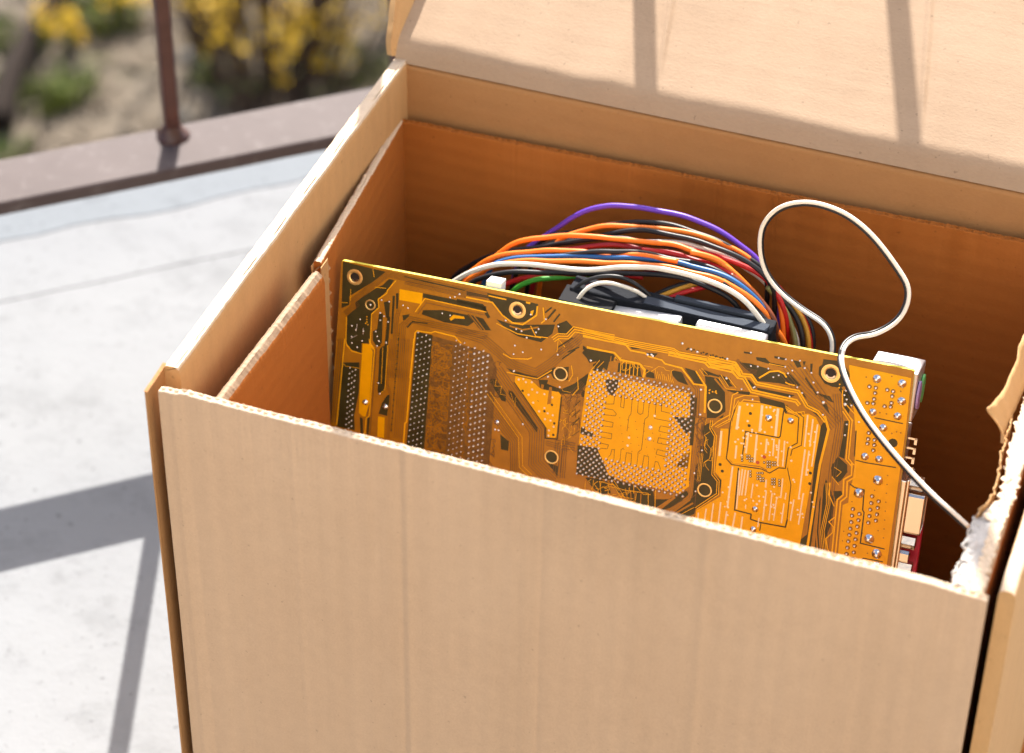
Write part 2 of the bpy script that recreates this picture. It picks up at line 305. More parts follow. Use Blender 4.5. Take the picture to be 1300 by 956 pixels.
('L',0.15,[[156.3,50.92],[156.35,62.96]]),
('L',0.15,[[155.72,50.98],[155.76,63.02]]),
('L',0.15,[[155.14,51.04],[155.18,63.08]]),
('L',0.43,[[103.17,9.37],[121.03,10.08],[140.21,9.81],[142.43,10.79],[154.04,10.6],[155.49,11.85],[165.14,11.28],[167.15,12.84]]),
('L',0.43,[[103.24,10.13],[121.1,10.84],[140.29,10.56],[142.51,11.54],[154.12,11.36],[155.57,12.6],[165.22,12.03],[167.23,13.59]]),
('L',0.43,[[103.31,10.9],[121.17,11.6],[140.36,11.32],[142.59,12.3],[154.2,12.11],[155.65,13.35],[165.31,12.78],[167.31,14.35]]),
('L',0.43,[[103.38,11.66],[121.24,12.36],[140.44,12.08],[142.66,13.06],[154.28,12.87],[155.73,14.11],[165.39,13.54],[167.4,15.1]]),
('L',0.64,[[103.42,12.21],[120.95,12.09],[123.13,14.14],[128.91,14.06],[130.62,15.1],[136.0,15.54],[137.3,16.77],[144.15,17.18],[149.62,22.81],[154.24,22.39],[155.03,33.82]]),
('L',0.70,[[138.4,11.68],[153.42,11.94],[155.25,13.32],[164.64,13.58],[167.62,15.84]]),
('L',0.70,[[138.27,12.9],[152.97,13.14],[154.8,14.53],[164.19,14.78],[166.92,16.84]]),
('L',0.75,[[105.44,16.54],[116.79,16.44],[119.82,18.88],[127.24,18.85],[129.58,20.87],[129.36,24.16]]),
('L',0.32,[[119.84,20.27],[119.91,25.57]]),
('L',0.32,[[121.96,19.84],[122.03,25.13]]),
('L',0.32,[[123.54,19.51],[123.61,24.8]]),
('L',0.32,[[125.12,19.18],[125.2,24.47]]),
('L',0.32,[[126.7,18.85],[126.78,24.14]]),
('L',0.54,[[149.83,17.22],[154.61,22.87],[155.24,33.78]]),
('K',0.27,[[145.38,17.48],[152.1,24.11],[152.87,36.57]]),
('K',0.27,[[144.78,18.16],[151.29,24.57],[152.04,36.71]]),
('K',0.27,[[144.18,18.83],[150.48,25.03],[151.2,36.85]]),
('B',0.37,[[115.59,18.08],[115.36,24.28]]),
('B',0.37,[[116.97,18.36],[116.73,24.55]]),
('L',0.21,[[111.23,20.66],[107.9,25.83]]),
('L',0.21,[[112.88,20.88],[110.47,24.18]]),
('L',0.21,[[133.77,19.89],[134.67,23.6]]),
('L',0.21,[[134.7,20.7],[135.53,23.65]]),
('L',0.21,[[135.64,21.51],[136.39,23.69]]),
('L',0.21,[[136.38,20.35],[137.25,23.73]]),
('L',0.21,[[137.31,21.16],[138.11,23.78]]),
('L',0.21,[[138.25,21.96],[138.97,23.82]]),
('L',0.21,[[138.98,20.81],[139.83,23.86]]),
('L',0.21,[[139.92,21.61],[140.69,23.9]]),
('L',0.21,[[140.86,22.42],[141.54,23.95]]),
('B',0.75,[[157.55,18.81],[162.52,23.31],[163.79,32.5]]),
('L',0.21,[[151.21,16.26],[153.31,18.59]]),
('L',0.21,[[151.93,15.56],[154.54,17.78]]),
('L',0.62,[[154.41,10.18],[165.04,10.53],[167.66,13.55],[168.15,14.6],[171.92,14.25],[174.39,16.94],[190.75,16.91],[194.85,22.24],[199.25,23.56],[202.8,26.98]]),
('L',0.62,[[154.31,11.09],[164.61,11.42],[166.94,14.1],[167.61,15.55],[171.54,15.19],[173.99,17.85],[190.32,17.82],[194.33,23.05],[198.8,24.39],[202.22,27.68]]),
('L',0.66,[[154.64,12.23],[163.98,12.62],[166.92,15.73],[169.12,15.73],[172.77,20.45],[190.35,20.82],[192.02,22.43]]),
('L',0.66,[[154.52,13.23],[163.53,13.6],[166.48,16.73],[168.63,16.73],[172.27,21.44],[189.94,21.81],[191.37,23.19]]),
('L',0.62,[[174.78,14.99],[178.69,11.46],[182.01,10.54],[184.24,11.2],[185.34,12.56]]),
('L',0.53,[[185.06,14.57],[186.84,15.1],[188.98,15.11]]),
('L',0.27,[[177.9,8.36],[184.33,8.38]]),
('K',0.22,[[185.8,6.61],[194.74,14.54],[203.11,20.05],[209.05,25.64]]),
('K',0.22,[[185.07,7.53],[194.07,15.51],[202.43,21.01],[208.31,26.55]]),
('K',0.22,[[184.33,8.45],[193.39,16.48],[201.75,21.98],[207.56,27.46]]),
('K',0.22,[[183.6,9.37],[192.71,17.46],[201.06,22.95],[206.82,28.37]]),
('K',0.22,[[182.86,10.29],[192.04,18.43],[200.38,23.92],[206.07,29.29]]),
('K',0.22,[[182.13,11.21],[191.36,19.41],[199.69,24.89],[205.33,30.2]]),
('K',0.22,[[191.95,6.05],[196.89,11.76],[203.23,18.55]]),
('K',0.22,[[191.0,7.0],[195.95,12.73],[202.32,19.54]]),
('K',0.22,[[190.05,7.94],[195.02,13.7],[201.41,20.53]]),
('K',0.22,[[165.58,8.97],[169.65,12.04],[173.74,12.05]]),
('K',0.22,[[165.27,9.42],[169.46,12.58],[173.7,12.59]]),
('K',0.22,[[164.95,9.87],[169.26,13.12],[173.66,13.13]]),
('K',0.22,[[164.63,10.32],[169.07,13.67],[173.62,13.68]]),
('B',0.62,[[155.16,18.09],[159.09,18.19],[163.4,23.7],[163.81,31.43],[159.66,35.56]]),
('L',0.22,[[159.09,18.19],[162.56,22.04],[166.44,21.68]]),
('L',0.27,[[159.8,16.67],[163.32,20.96]]),
('L',0.27,[[162.92,17.39],[166.34,20.78]]),
('L',0.40,[[158.28,39.11],[160.61,36.29],[165.02,32.56],[165.2,24.23],[167.4,22.48]]),
('L',0.40,[[160.0,38.74],[162.81,36.28],[166.03,33.73],[166.41,25.35],[170.08,23.2],[175.21,22.57]]),
('L',0.40,[[166.36,36.76],[166.97,33.53],[167.7,28.3],[169.86,25.08],[176.31,24.62]]),
('L',0.31,[[186.47,24.75],[187.28,26.17],[190.82,27.02],[192.35,28.98],[192.81,31.03]]),
('L',0.31,[[187.12,25.16],[188.06,26.19],[191.82,26.34],[193.27,28.78],[193.65,30.85]]),
('L',0.31,[[187.77,25.57],[188.84,26.21],[192.81,25.67],[194.19,28.58],[194.48,30.67]]),
('L',0.31,[[188.42,25.97],[189.61,26.22],[193.8,25.0],[195.11,28.38],[195.32,30.49]]),
('L',0.32,[[158.61,36.27],[158.7,39.48],[160.87,42.38],[161.56,58.61],[163.94,60.92],[164.31,66.96],[156.14,75.28]]),
('L',0.32,[[157.78,36.37],[157.87,39.86],[160.05,42.77],[160.73,59.09],[163.13,61.41],[163.44,66.65],[155.6,74.64]]),
('L',0.27,[[166.01,31.95],[165.51,35.01],[160.77,38.92]]),
('L',0.27,[[165.3,31.88],[164.85,34.62],[160.36,38.31]]),
('L',0.32,[[167.54,29.84],[166.15,34.05],[166.41,50.86],[168.47,52.67],[179.51,51.91],[183.37,53.3]]),
('L',0.32,[[167.89,25.88],[166.25,30.12],[165.96,34.65]]),
('D',0.40,[[166.92,29.98],[165.76,35.25],[165.74,51.01],[167.98,53.06],[179.03,52.3]]),
('D',0.48,[[185.98,25.34],[185.79,28.15],[185.79,37.05],[185.25,37.83],[172.03,38.03],[171.91,50.21]]),
('B',0.75,[[166.7,51.08],[168.48,52.78],[178.95,51.58],[182.22,52.54]]),
('D',0.40,[[170.9,52.98],[180.09,52.34],[183.37,53.3],[186.7,50.3],[189.3,50.01],[189.36,45.21],[189.42,41.28],[192.64,38.45],[192.0,27.92],[190.26,27.19]]),
('L',0.37,[[190.8,49.39],[190.02,45.07],[190.27,41.37],[193.74,38.93],[193.17,27.67],[186.26,24.18]]),
('D',0.32,[[190.03,49.56],[192.25,56.39],[192.45,71.42]]),
('L',0.27,[[190.61,49.99],[192.77,56.28],[192.96,71.3]]),
('D',0.32,[[190.73,44.35],[191.01,41.49],[194.38,39.07],[193.93,27.51],[191.14,25.89]]),
('D',0.56,[[170.99,53.81],[171.4,71.97],[178.11,72.27],[178.14,74.44],[182.14,74.95],[192.19,74.63],[192.57,71.11]]),
('D',0.40,[[182.44,75.04],[182.31,78.52]]),
('T',0.97,[[168.64,27.94],[168.44,38.03]]),
('T',0.97,[[177.32,25.81],[177.54,36.89]]),
('T',0.97,[[183.59,25.85],[183.9,37.46]]),
('T',0.70,[[169.17,44.61],[169.27,50.23]]),
('T',0.70,[[173.2,38.11],[173.16,47.11]]),
('T',0.77,[[176.67,38.48],[176.94,50.22]]),
('T',0.70,[[180.7,39.28],[180.88,45.4]]),
('T',0.56,[[183.51,38.66],[183.82,45.88]]),
('T',0.56,[[185.59,38.49],[186.06,49.32]]),
('T',0.56,[[187.69,38.58],[188.18,49.41]]),
('T',0.84,[[162.56,39.87],[162.91,50.5]]),
('T',0.56,[[195.31,26.1],[195.61,39.36]]),
('T',0.56,[[197.53,27.28],[197.64,38.91]]),
('T',0.56,[[199.55,29.06],[199.39,46.91]]),
('T',0.63,[[195.99,40.39],[195.94,61.79]]),
('T',0.56,[[197.58,40.6],[197.56,51.25]]),
('T',0.70,[[168.59,53.77],[168.41,71.51]]),
('T',0.56,[[172.6,54.01],[172.54,65.41]]),
('T',0.56,[[173.77,54.04],[173.48,65.19]]),
('T',0.56,[[174.99,54.05],[174.88,64.88]]),
('T',0.56,[[171.47,54.83],[172.12,71.23]]),
('T',0.56,[[182.4,56.35],[182.52,59.73]]),
('T',0.56,[[182.97,61.33],[182.98,73.9]]),
('T',0.49,[[185.35,61.36],[185.41,73.33]]),
('T',0.49,[[187.41,63.16],[187.22,72.91]]),
('T',0.56,[[188.76,54.36],[188.96,62.81]]),
('T',0.49,[[190.75,60.13],[190.72,62.98]]),
('T',0.56,[[197.47,59.17],[197.2,72.32]]),
('T',0.56,[[194.15,62.2],[193.82,71.39]]),
('T',0.56,[[162.73,71.08],[162.59,79.77]]),
('T',0.56,[[165.55,69.87],[165.54,79.66]]),
('T',0.56,[[168.33,73.25],[168.22,79.62]]),
('T',0.56,[[160.08,73.99],[159.89,79.82]]),
('T',0.56,[[157.1,76.41],[157.2,79.86]]),
('T',0.49,[[177.43,59.17],[177.34,65.46]]),
('T',0.56,[[190.5,64.74],[190.45,73.31]]),
('T',0.42,[[175.58,68.72],[175.66,70.42]]),
('T',0.63,[[171.79,73.03],[171.43,79.45]]),
('T',0.63,[[174.84,74.05],[174.75,80.41]]),
('T',0.49,[[181.4,73.11],[181.33,77.15]]),
('L',0.96,[[201.8,25.11],[203.97,30.25],[202.45,45.54],[201.66,88.21]]),
('K',0.22,[[206.5,14.78],[209.33,27.48],[208.95,44.29],[210.1,86.36]]),
('K',0.22,[[205.62,15.07],[208.43,27.65],[208.03,44.37],[209.18,86.47]]),
('K',0.22,[[204.74,15.35],[207.52,27.82],[207.12,44.44],[208.25,86.59]]),
('K',0.22,[[203.86,15.63],[206.61,27.98],[206.21,44.51],[207.33,86.7]]),
('B',0.67,[[204.55,53.71],[205.54,73.34],[207.45,83.16]]),
('B',0.67,[[203.35,53.88],[204.34,73.62],[206.27,83.54]]),
('L',0.24,[[206.97,52.08],[208.31,61.0],[207.44,72.94],[209.56,82.64]]),
('L',0.24,[[206.34,52.24],[207.66,61.08],[206.78,73.05],[208.93,82.86]]),
('L',0.24,[[205.7,52.41],[207.01,61.16],[206.13,73.16],[208.3,83.08]]),
('L',0.39,[[207.25,52.04],[207.4,57.07],[210.07,61.55]]),
('L',0.63,[[215.95,41.57],[216.47,47.64],[213.76,50.11],[214.34,56.48],[212.29,58.99],[213.09,84.02]]),
('L',0.63,[[214.59,41.81],[215.04,47.06],[212.33,49.54],[212.91,56.05],[210.9,58.52],[211.7,84.19]]),
('L',0.43,[[210.85,65.96],[208.81,68.47],[210.76,70.17],[210.75,72.74],[208.54,75.83],[209.57,79.6],[211.65,83.77]]),
('L',0.24,[[207.63,49.43],[210.78,52.25]]),
('L',0.19,[[208.05,45.3],[211.02,46.65],[209.45,49.02]]),
('L',0.48,[[209.13,20.87],[212.49,24.76],[213.1,40.52],[215.57,42.8]]),
('L',0.48,[[208.39,21.63],[211.51,25.25],[212.11,41.09],[214.9,43.66]]),
('L',0.39,[[214.29,28.47],[214.0,22.59],[209.36,18.66]]),
('L',0.34,[[207.29,13.19],[208.13,19.9],[212.9,24.81]]),
('D',0.43,[[220.78,21.73],[231.77,21.82]]),
('D',0.43,[[215.83,40.59],[220.02,40.76],[231.47,40.21]]),
('D',0.51,[[214.8,50.84],[216.8,51.9],[220.64,52.14],[221.16,60.53],[221.84,61.49],[222.03,74.62],[231.64,74.91]]),
('D',0.43,[[222.56,84.27],[222.53,82.99],[223.98,80.68],[231.66,80.4]]),
('D',0.43,[[214.51,28.42],[215.19,39.23]]),
]
DOTS = [
('D',0.21,27.11,26.63),
('D',0.21,26.82,27.49),
('D',0.21,27.08,28.35),
('D',0.21,26.79,29.21),
('D',0.21,27.04,30.65),
('D',0.21,26.75,31.51),
('D',0.21,27.00,33.24),
('D',0.21,26.71,34.10),
('D',0.21,26.96,35.26),
('D',0.21,26.67,36.12),
('D',0.21,26.93,36.99),
('D',0.21,26.64,37.86),
('D',0.21,26.89,39.30),
('D',0.21,26.60,40.17),
('D',0.21,26.85,41.62),
('D',0.21,26.56,42.49),
('D',0.21,26.82,43.36),
('D',0.21,26.53,44.23),
('D',0.21,26.79,45.39),
('D',0.21,26.50,46.26),
('S',0.37,18.77,13.79),
('S',0.37,22.01,13.83),
('S',0.37,18.53,19.35),
('S',0.37,20.24,20.43),
('S',0.37,18.66,22.51),
('S',0.37,22.08,22.51),
('S',0.37,17.02,27.70),
('S',0.37,17.82,29.66),
('S',0.37,18.74,31.65),
('S',0.37,21.83,31.71),
('S',0.37,17.95,33.77),
('S',0.37,6.68,27.32),
('S',0.37,7.08,34.72),
('S',0.37,9.35,36.10),
('S',0.37,10.04,23.78),
('S',0.37,8.48,28.68),
('S',0.37,11.75,28.60),
('S',0.37,6.81,31.89),
('S',0.37,28.04,14.22),
('S',0.37,30.17,14.93),
('S',0.37,47.61,6.97),
('S',0.37,51.21,4.97),
('S',0.37,49.52,6.31),
('S',0.37,44.76,14.28),
('S',0.37,48.14,14.45),
('L',0.27,12.98,22.05),
('L',0.27,13.04,23.18),
('L',0.27,13.11,24.31),
('L',0.27,13.57,25.36),
('L',0.27,12.57,24.99),
('D',0.39,27.10,28.76),
('D',0.26,27.09,29.65),
('D',0.26,27.07,30.54),
('D',0.39,27.05,31.42),
('D',0.26,27.03,32.31),
('D',0.26,27.02,33.20),
('D',0.39,27.00,34.09),
('D',0.26,26.98,34.98),
('D',0.26,26.97,35.88),
('D',0.39,26.95,36.77),
('D',0.26,26.93,37.66),
('D',0.26,26.91,38.55),
('D',0.39,26.90,39.45),
('D',0.26,26.88,40.34),
('D',0.26,26.86,41.24),
('D',0.39,26.85,42.13),
('D',0.26,26.83,43.03),
('D',0.26,26.81,43.92),
('D',0.39,26.79,44.82),
('D',0.26,26.78,45.72),
('D',0.26,26.76,46.62),
('D',0.39,26.74,47.52),
('D',0.26,26.73,48.41),
('D',0.26,26.71,49.31),
('D',0.39,26.69,50.22),
('D',0.26,26.67,51.12),
('D',0.26,26.66,52.02),
('D',0.39,26.64,52.92),
('D',0.26,26.62,53.82),
('D',0.26,26.60,54.73),
('D',0.39,26.59,55.63),
('D',0.26,26.57,56.54),
('D',0.26,26.55,57.44),
('D',0.39,26.53,58.35),
('D',0.26,26.52,59.26),
('D',0.26,26.50,60.16),
('D',0.39,26.48,61.07),
('D',0.26,26.46,61.98),
('D',0.26,26.45,62.89),
('D',0.39,26.43,63.80),
('D',0.26,26.41,64.71),
('D',0.26,26.40,65.62),
('D',0.39,26.38,66.53),
('D',0.26,26.36,67.44),
('D',0.26,26.34,68.36),
('D',0.39,26.32,69.27),
('S',0.39,7.06,34.71),
('S',0.39,9.48,36.09),
('S',0.39,11.41,32.89),
('S',0.39,18.55,31.43),
('S',0.39,21.80,31.47),
('S',0.39,19.49,49.79),
('S',0.39,20.36,54.20),
('S',0.43,81.44,7.49),
('S',0.43,71.35,12.02),
('S',0.43,75.98,14.74),
('S',0.43,80.60,17.45),
('S',0.43,85.17,12.88),
('S',0.43,87.78,8.17),
('S',0.43,93.13,10.16),
('S',0.43,93.88,22.03),
('S',0.43,75.98,21.76),
('S',0.43,79.46,23.87),
('S',0.43,75.72,25.49),
('S',0.43,86.95,21.21),
('S',0.43,76.30,32.74),
('S',0.43,90.62,32.19),
('S',0.43,95.85,35.46),
('S',0.43,51.42,4.79),
('S',0.43,84.20,14.47),
('S',0.43,78.21,15.13),
('S',0.48,70.54,59.34),
('S',0.48,71.95,59.33),
('S',0.48,81.93,54.56),
('S',0.48,71.13,56.03),
('S',0.37,76.56,32.51),
('S',0.37,90.61,32.02),
('S',0.37,95.84,35.40),
('V',0.43,78.75,35.75),
('V',0.43,80.64,35.07),
('V',0.43,81.84,36.24),
('V',0.43,84.29,35.73),
('V',0.43,83.36,41.34),
('V',0.43,84.65,38.78),
('V',0.43,86.83,39.63),
('V',0.43,89.87,39.67),
('V',0.43,93.24,40.38),
('V',0.43,88.30,47.44),
('V',0.43,90.36,45.56),
('V',0.43,91.91,47.52),
('V',0.43,91.03,50.29),
('V',0.43,93.37,50.36),
('V',0.43,94.04,47.92),
('V',0.43,94.84,52.80),
('V',0.43,93.07,54.74),
('V',0.43,92.99,57.06),
('V',0.43,85.55,44.30),
('D',0.54,94.99,51.27),
('D',0.54,93.35,43.61),
('D',0.54,95.03,56.33),
('D',0.54,90.48,46.97),
('D',0.54,80.77,40.17),
('S',0.91,134.21,44.68),
('S',0.91,134.30,49.49),
('V',0.48,135.45,39.32),
('V',0.48,125.80,54.20),
('V',0.48,126.01,50.73),
('B',0.21,121.49,43.17),
('B',0.21,122.23,46.42),
('B',0.21,122.98,49.68),
('B',0.21,123.72,52.94),
('B',0.21,124.47,56.21),
('B',0.21,124.76,43.26),
('B',0.21,125.50,46.51),
('B',0.21,126.25,49.76),
('B',0.21,127.00,53.02),
('B',0.21,127.75,56.29),
('B',0.21,128.02,43.35),
('B',0.21,128.77,46.60),
('B',0.21,129.52,49.85),
('B',0.21,130.27,53.11),
('B',0.21,131.02,56.37),
('B',0.21,131.27,43.44),
('B',0.21,132.02,46.69),
('B',0.21,132.78,49.93),
('B',0.21,133.53,53.19),
('B',0.21,134.28,56.45),
('B',0.21,134.52,43.54),
('B',0.21,135.28,46.77),
('B',0.21,136.03,50.02),
('B',0.21,136.79,53.27),
('B',0.21,137.54,56.53),
('B',0.21,137.77,43.63),
('B',0.21,138.52,46.86),
('B',0.21,139.28,50.10),
('B',0.21,140.04,53.35),
('B',0.21,140.80,56.61),
('S',0.44,155.74,49.78),
('S',0.44,155.02,67.67),
('S',0.44,153.72,60.06),
('S',0.54,143.38,7.12),
('S',0.54,146.99,8.86),
('S',0.54,149.58,9.32),
('S',0.54,130.03,14.55),
('S',0.54,131.60,14.23),
('S',0.54,132.18,14.67),
('S',0.54,161.57,9.82),
('S',0.54,152.62,24.57),
('S',0.54,153.45,35.00),
('S',0.54,162.19,17.84),
('S',0.54,107.53,21.70),
('D',0.37,145.91,8.64),
('D',0.37,145.44,9.18),
('D',0.37,148.25,8.71),
('D',0.37,147.36,9.28),
('D',0.37,149.75,8.95),
('D',0.37,149.27,9.38),
('D',0.37,152.08,9.03),
('D',0.37,151.18,9.49),
('D',0.37,153.58,9.27),
('D',0.37,153.09,9.59),
('D',0.37,155.90,9.34),
('D',0.37,154.99,9.69),
('D',0.37,157.40,9.58),
('D',0.37,156.90,9.79),
('D',0.37,159.72,9.65),
('D',0.37,158.80,9.90),
('D',0.37,161.21,9.89),
('D',0.37,160.70,10.00),
('L',0.32,156.01,24.13),
('L',0.32,157.36,24.40),
('L',0.32,158.63,23.85),
('L',0.32,156.13,25.22),
('S',0.40,161.45,9.86),
('S',0.40,171.07,10.77),
('S',0.40,173.75,10.49),
('S',0.40,177.93,10.48),
('S',0.40,182.23,12.35),
('S',0.40,184.33,8.38),
('S',0.40,186.62,5.29),
('S',0.40,189.67,4.79),
('S',0.40,191.90,7.35),
('S',0.40,187.23,9.36),
('S',0.40,194.62,8.72),
('S',0.40,195.93,12.51),
('S',0.40,197.87,16.27),
('S',0.40,192.06,17.63),
('S',0.40,189.90,15.68),
('S',0.40,181.40,5.29),
('S',0.40,184.19,5.34),
('S',0.40,201.05,24.82),
('S',0.40,208.66,13.22),
('S',0.40,208.22,15.12),
('S',0.40,170.46,5.37),
('S',0.40,162.08,17.65),
('S',0.40,168.54,21.01),
('S',0.40,173.12,19.36),
('S',0.40,187.42,20.07),
('S',0.40,173.25,24.36),
('S',0.40,209.27,16.70),
('S',0.40,180.22,13.54),
('S',0.40,185.69,10.81),
('S',0.40,173.52,19.04),
('S',0.71,200.65,19.81),
('S',0.71,209.02,18.79),
('L',0.31,156.21,23.84),
('L',0.31,158.44,24.29),
('L',0.31,158.92,24.64),
('L',0.31,205.94,11.09),
('L',0.31,205.90,12.45),
('V',0.34,172.48,44.47),
('V',0.41,169.01,36.97),
('V',0.40,170.93,43.31),
('V',0.34,174.57,37.63),
('V',0.39,178.63,41.70),
('V',0.47,172.96,40.93),
('V',0.43,171.53,26.80),
('V',0.48,172.40,33.57),
('V',0.46,177.94,35.88),
('V',0.45,168.52,43.22),
('V',0.38,169.50,41.96),
('V',0.47,171.53,40.83),
('V',0.37,181.37,40.74),
('V',0.36,182.79,38.99),
('V',0.43,182.04,34.04),
('V',0.44,182.26,26.74),
('V',0.46,174.52,36.81),
('V',0.34,179.52,31.54),
('V',0.46,172.59,39.07),
('V',0.39,177.75,29.80),
('V',0.35,181.54,41.38),
('V',0.41,183.28,28.82),
('V',0.46,171.66,48.33),
('V',0.42,179.58,46.72),
('V',0.45,180.56,26.04),
('V',0.38,168.26,31.77),
('V',0.36,181.97,27.35),
('V',0.37,177.22,44.51),
('V',0.48,179.50,29.81),
('V',0.41,179.06,26.31),
('V',0.43,174.33,39.32),
('V',0.43,179.57,36.68),
('V',0.41,171.04,37.92),
('V',0.34,176.22,37.71),
('V',0.45,173.39,26.80),
('V',0.41,171.77,43.28),
('V',0.38,186.26,49.33),
('V',0.38,185.15,42.95),
('V',0.40,182.54,45.87),
('V',0.47,188.09,46.97),
('V',0.47,191.23,46.27),
('V',0.45,190.32,40.71),
('V',0.40,184.97,41.98),
('V',0.41,185.17,46.14),
('V',0.41,182.52,44.64),
('V',0.38,188.82,39.09),
('V',0.35,187.07,43.19),
('V',0.43,184.77,41.26),
('V',0.47,196.60,33.74),
('V',0.37,197.30,36.63),
('V',0.41,198.96,32.41),
('V',0.39,201.52,61.61),
('V',0.48,198.04,48.68),
('V',0.46,197.95,50.70),
('V',0.35,202.13,63.57),
('V',0.41,195.39,30.79),
('V',0.39,199.15,36.67),
('V',0.43,197.71,38.10),
('V',0.43,197.86,42.23),
('V',0.44,200.43,57.86),
('V',0.40,165.85,65.58),
('V',0.46,168.81,74.77),
('V',0.32,167.36,71.39),
('V',0.43,168.18,69.21),
('V',0.46,168.52,66.93),
('V',0.41,167.99,62.84),
('V',0.43,168.68,71.41),
('V',0.40,178.34,66.39),
('V',0.46,186.45,66.24),
('V',0.38,182.93,68.25),
('V',0.33,189.79,69.20),
('V',0.48,179.00,59.52),
('V',0.46,182.70,61.15),
('V',0.38,185.83,58.71),
('V',0.40,186.85,67.39),
('V',0.32,188.27,62.49),
('V',0.39,184.79,60.83),
('V',0.46,180.74,65.94),
('V',0.35,186.61,70.34),
('V',0.46,179.89,67.45),
('V',0.46,180.36,63.98),
('V',0.44,187.36,62.97),
('V',0.42,186.30,61.65),
('V',0.43,185.74,67.27),
('V',0.40,182.16,63.88),
('V',0.47,192.95,54.00),
('V',0.32,198.57,68.93),
('V',0.36,193.50,54.84),
('V',0.42,196.12,66.24),
('V',0.36,197.53,59.03),
('V',0.45,198.11,67.52),
('V',0.40,196.24,61.20),
('V',0.35,196.45,68.21),
('V',0.47,193.16,63.87),
('V',0.37,175.54,66.25),
('V',0.45,183.50,67.04),
('V',0.38,179.55,70.07),
('V',0.44,174.92,66.90),
('V',0.46,179.27,68.96),
('D',0.54,171.80,48.25),
('V',0.27,171.74,48.21),
('D',0.54,171.93,49.36),
('V',0.27,171.87,49.31),
('D',0.54,172.05,50.46),
('V',0.27,171.99,50.42),
('D',0.54,173.80,48.10),
('V',0.27,173.74,48.05),
('D',0.54,173.92,49.20),
('V',0.27,173.86,49.15),
('D',0.54,174.73,47.89),
('V',0.27,174.67,47.85),
('D',0.54,174.85,48.99),
('V',0.27,174.79,48.95),
('D',0.54,174.95,48.97),
('V',0.27,174.89,48.92),
('D',0.54,175.08,50.07),
('V',0.27,175.02,50.03),
('D',0.54,175.88,48.76),
('V',0.27,175.82,48.72),
('D',0.54,176.00,49.86),
('V',0.27,175.95,49.82),
('D',0.54,180.80,49.36),
('V',0.27,180.75,49.32),
('D',0.54,182.06,48.80),
('V',0.27,182.00,48.76),
('D',0.54,182.18,49.90),
('V',0.27,182.13,49.86),
('D',0.54,182.31,51.00),
('V',0.27,182.25,50.96),
('D',0.54,182.98,48.60),
('V',0.27,182.92,48.55),
('D',0.54,183.11,49.69),
('V',0.27,183.05,49.65),
('D',0.54,183.24,50.79),
('V',0.27,183.18,50.75),
('D',0.54,184.14,48.62),
('V',0.27,184.08,48.58),
('D',0.54,184.27,49.72),
('V',0.27,184.21,49.67),
('D',0.54,185.07,48.41),
('V',0.27,185.01,48.37),
('D',0.54,185.19,49.51),
('V',0.27,185.14,49.47),
('D',0.54,175.80,54.15),
('V',0.27,175.74,54.11),
('D',0.54,175.93,55.25),
('V',0.27,175.87,55.21),
('D',0.54,176.05,56.36),
('V',0.27,175.99,56.32),
('D',0.54,178.73,54.34),
('V',0.27,178.68,54.30),
('D',0.54,179.66,54.13),
('V',0.27,179.60,54.09),
('D',0.54,180.59,53.93),
('V',0.27,180.53,53.88),
('D',0.54,178.89,55.72),
('V',0.27,178.83,55.68),
('D',0.54,179.02,56.83),
('V',0.27,178.96,56.78),
('D',0.54,179.82,55.51),
('V',0.27,179.76,55.47),
('D',0.54,179.94,56.62),
('V',0.27,179.89,56.58),
('D',0.54,180.27,56.26),
('V',0.27,180.22,56.22),
('D',0.54,180.40,57.37),
('V',0.27,180.34,57.32),
('D',0.54,181.20,56.05),
('V',0.27,181.14,56.01),
('D',0.54,181.33,57.16),
('V',0.27,181.27,57.11),
('D',0.54,184.68,55.55),
('V',0.27,184.62,55.51),
('D',0.54,184.81,56.66),
('V',0.27,184.75,56.61),
('D',0.54,184.94,57.76),
('V',0.27,184.88,57.72),
('D',0.54,185.61,55.35),
('V',0.27,185.55,55.30),
('D',0.54,185.73,56.45),
('V',0.27,185.68,56.41),
('D',0.54,185.86,57.55),
('V',0.27,185.81,57.51),
('D',0.54,187.57,55.47),
('V',0.27,187.51,55.43),
('D',0.54,187.70,56.57),
('V',0.27,187.64,56.53),
('D',0.54,187.83,57.68),
('V',0.27,187.77,57.63),
('D',0.64,173.10,30.21),
('D',0.64,173.15,35.33),
('D',0.64,199.21,49.76),
('D',0.64,199.49,54.20),
('D',0.64,164.75,56.62),
('D',0.64,163.56,54.04),
('P',0.75,180.54,47.05),
('P',0.75,178.23,49.93),
('D',1.83,229.03,30.46),
('S',0.43,208.57,13.17),
('S',0.43,208.22,15.11),
('S',0.43,209.34,16.69),
('S',0.43,208.91,18.75),
('S',0.43,211.44,18.71),
('S',0.43,215.11,24.83),
('S',0.43,218.91,25.73),
('S',0.43,210.48,31.29),
('S',0.43,210.61,26.79),
('S',0.43,191.79,7.36),
('S',0.43,194.64,8.73),
('S',0.43,195.89,12.50),
('S',0.43,197.95,16.15),
('B',0.34,225.06,3.84),
('B',0.34,215.56,6.07),
('B',0.34,231.38,25.74),
('B',0.34,228.08,26.71),
('B',0.34,229.76,25.60),
('B',0.34,222.53,19.28),
('B',0.34,229.16,9.06),
('B',0.34,225.04,19.24),
('B',0.29,228.77,44.18),
('B',0.29,229.03,47.88),
('B',0.29,229.28,51.60),
('B',0.29,229.54,55.32),
('B',0.29,229.80,59.05),
('B',0.29,230.06,62.79),
('B',0.29,230.32,66.55),
('B',0.29,230.58,70.31),
('B',0.29,224.63,51.39),
('B',0.29,222.40,70.18),
('B',0.29,228.16,67.81),
('B',0.29,225.30,78.21),
('B',0.29,216.64,58.01),
('B',0.29,215.06,75.22),
('B',0.29,215.02,71.13),
]
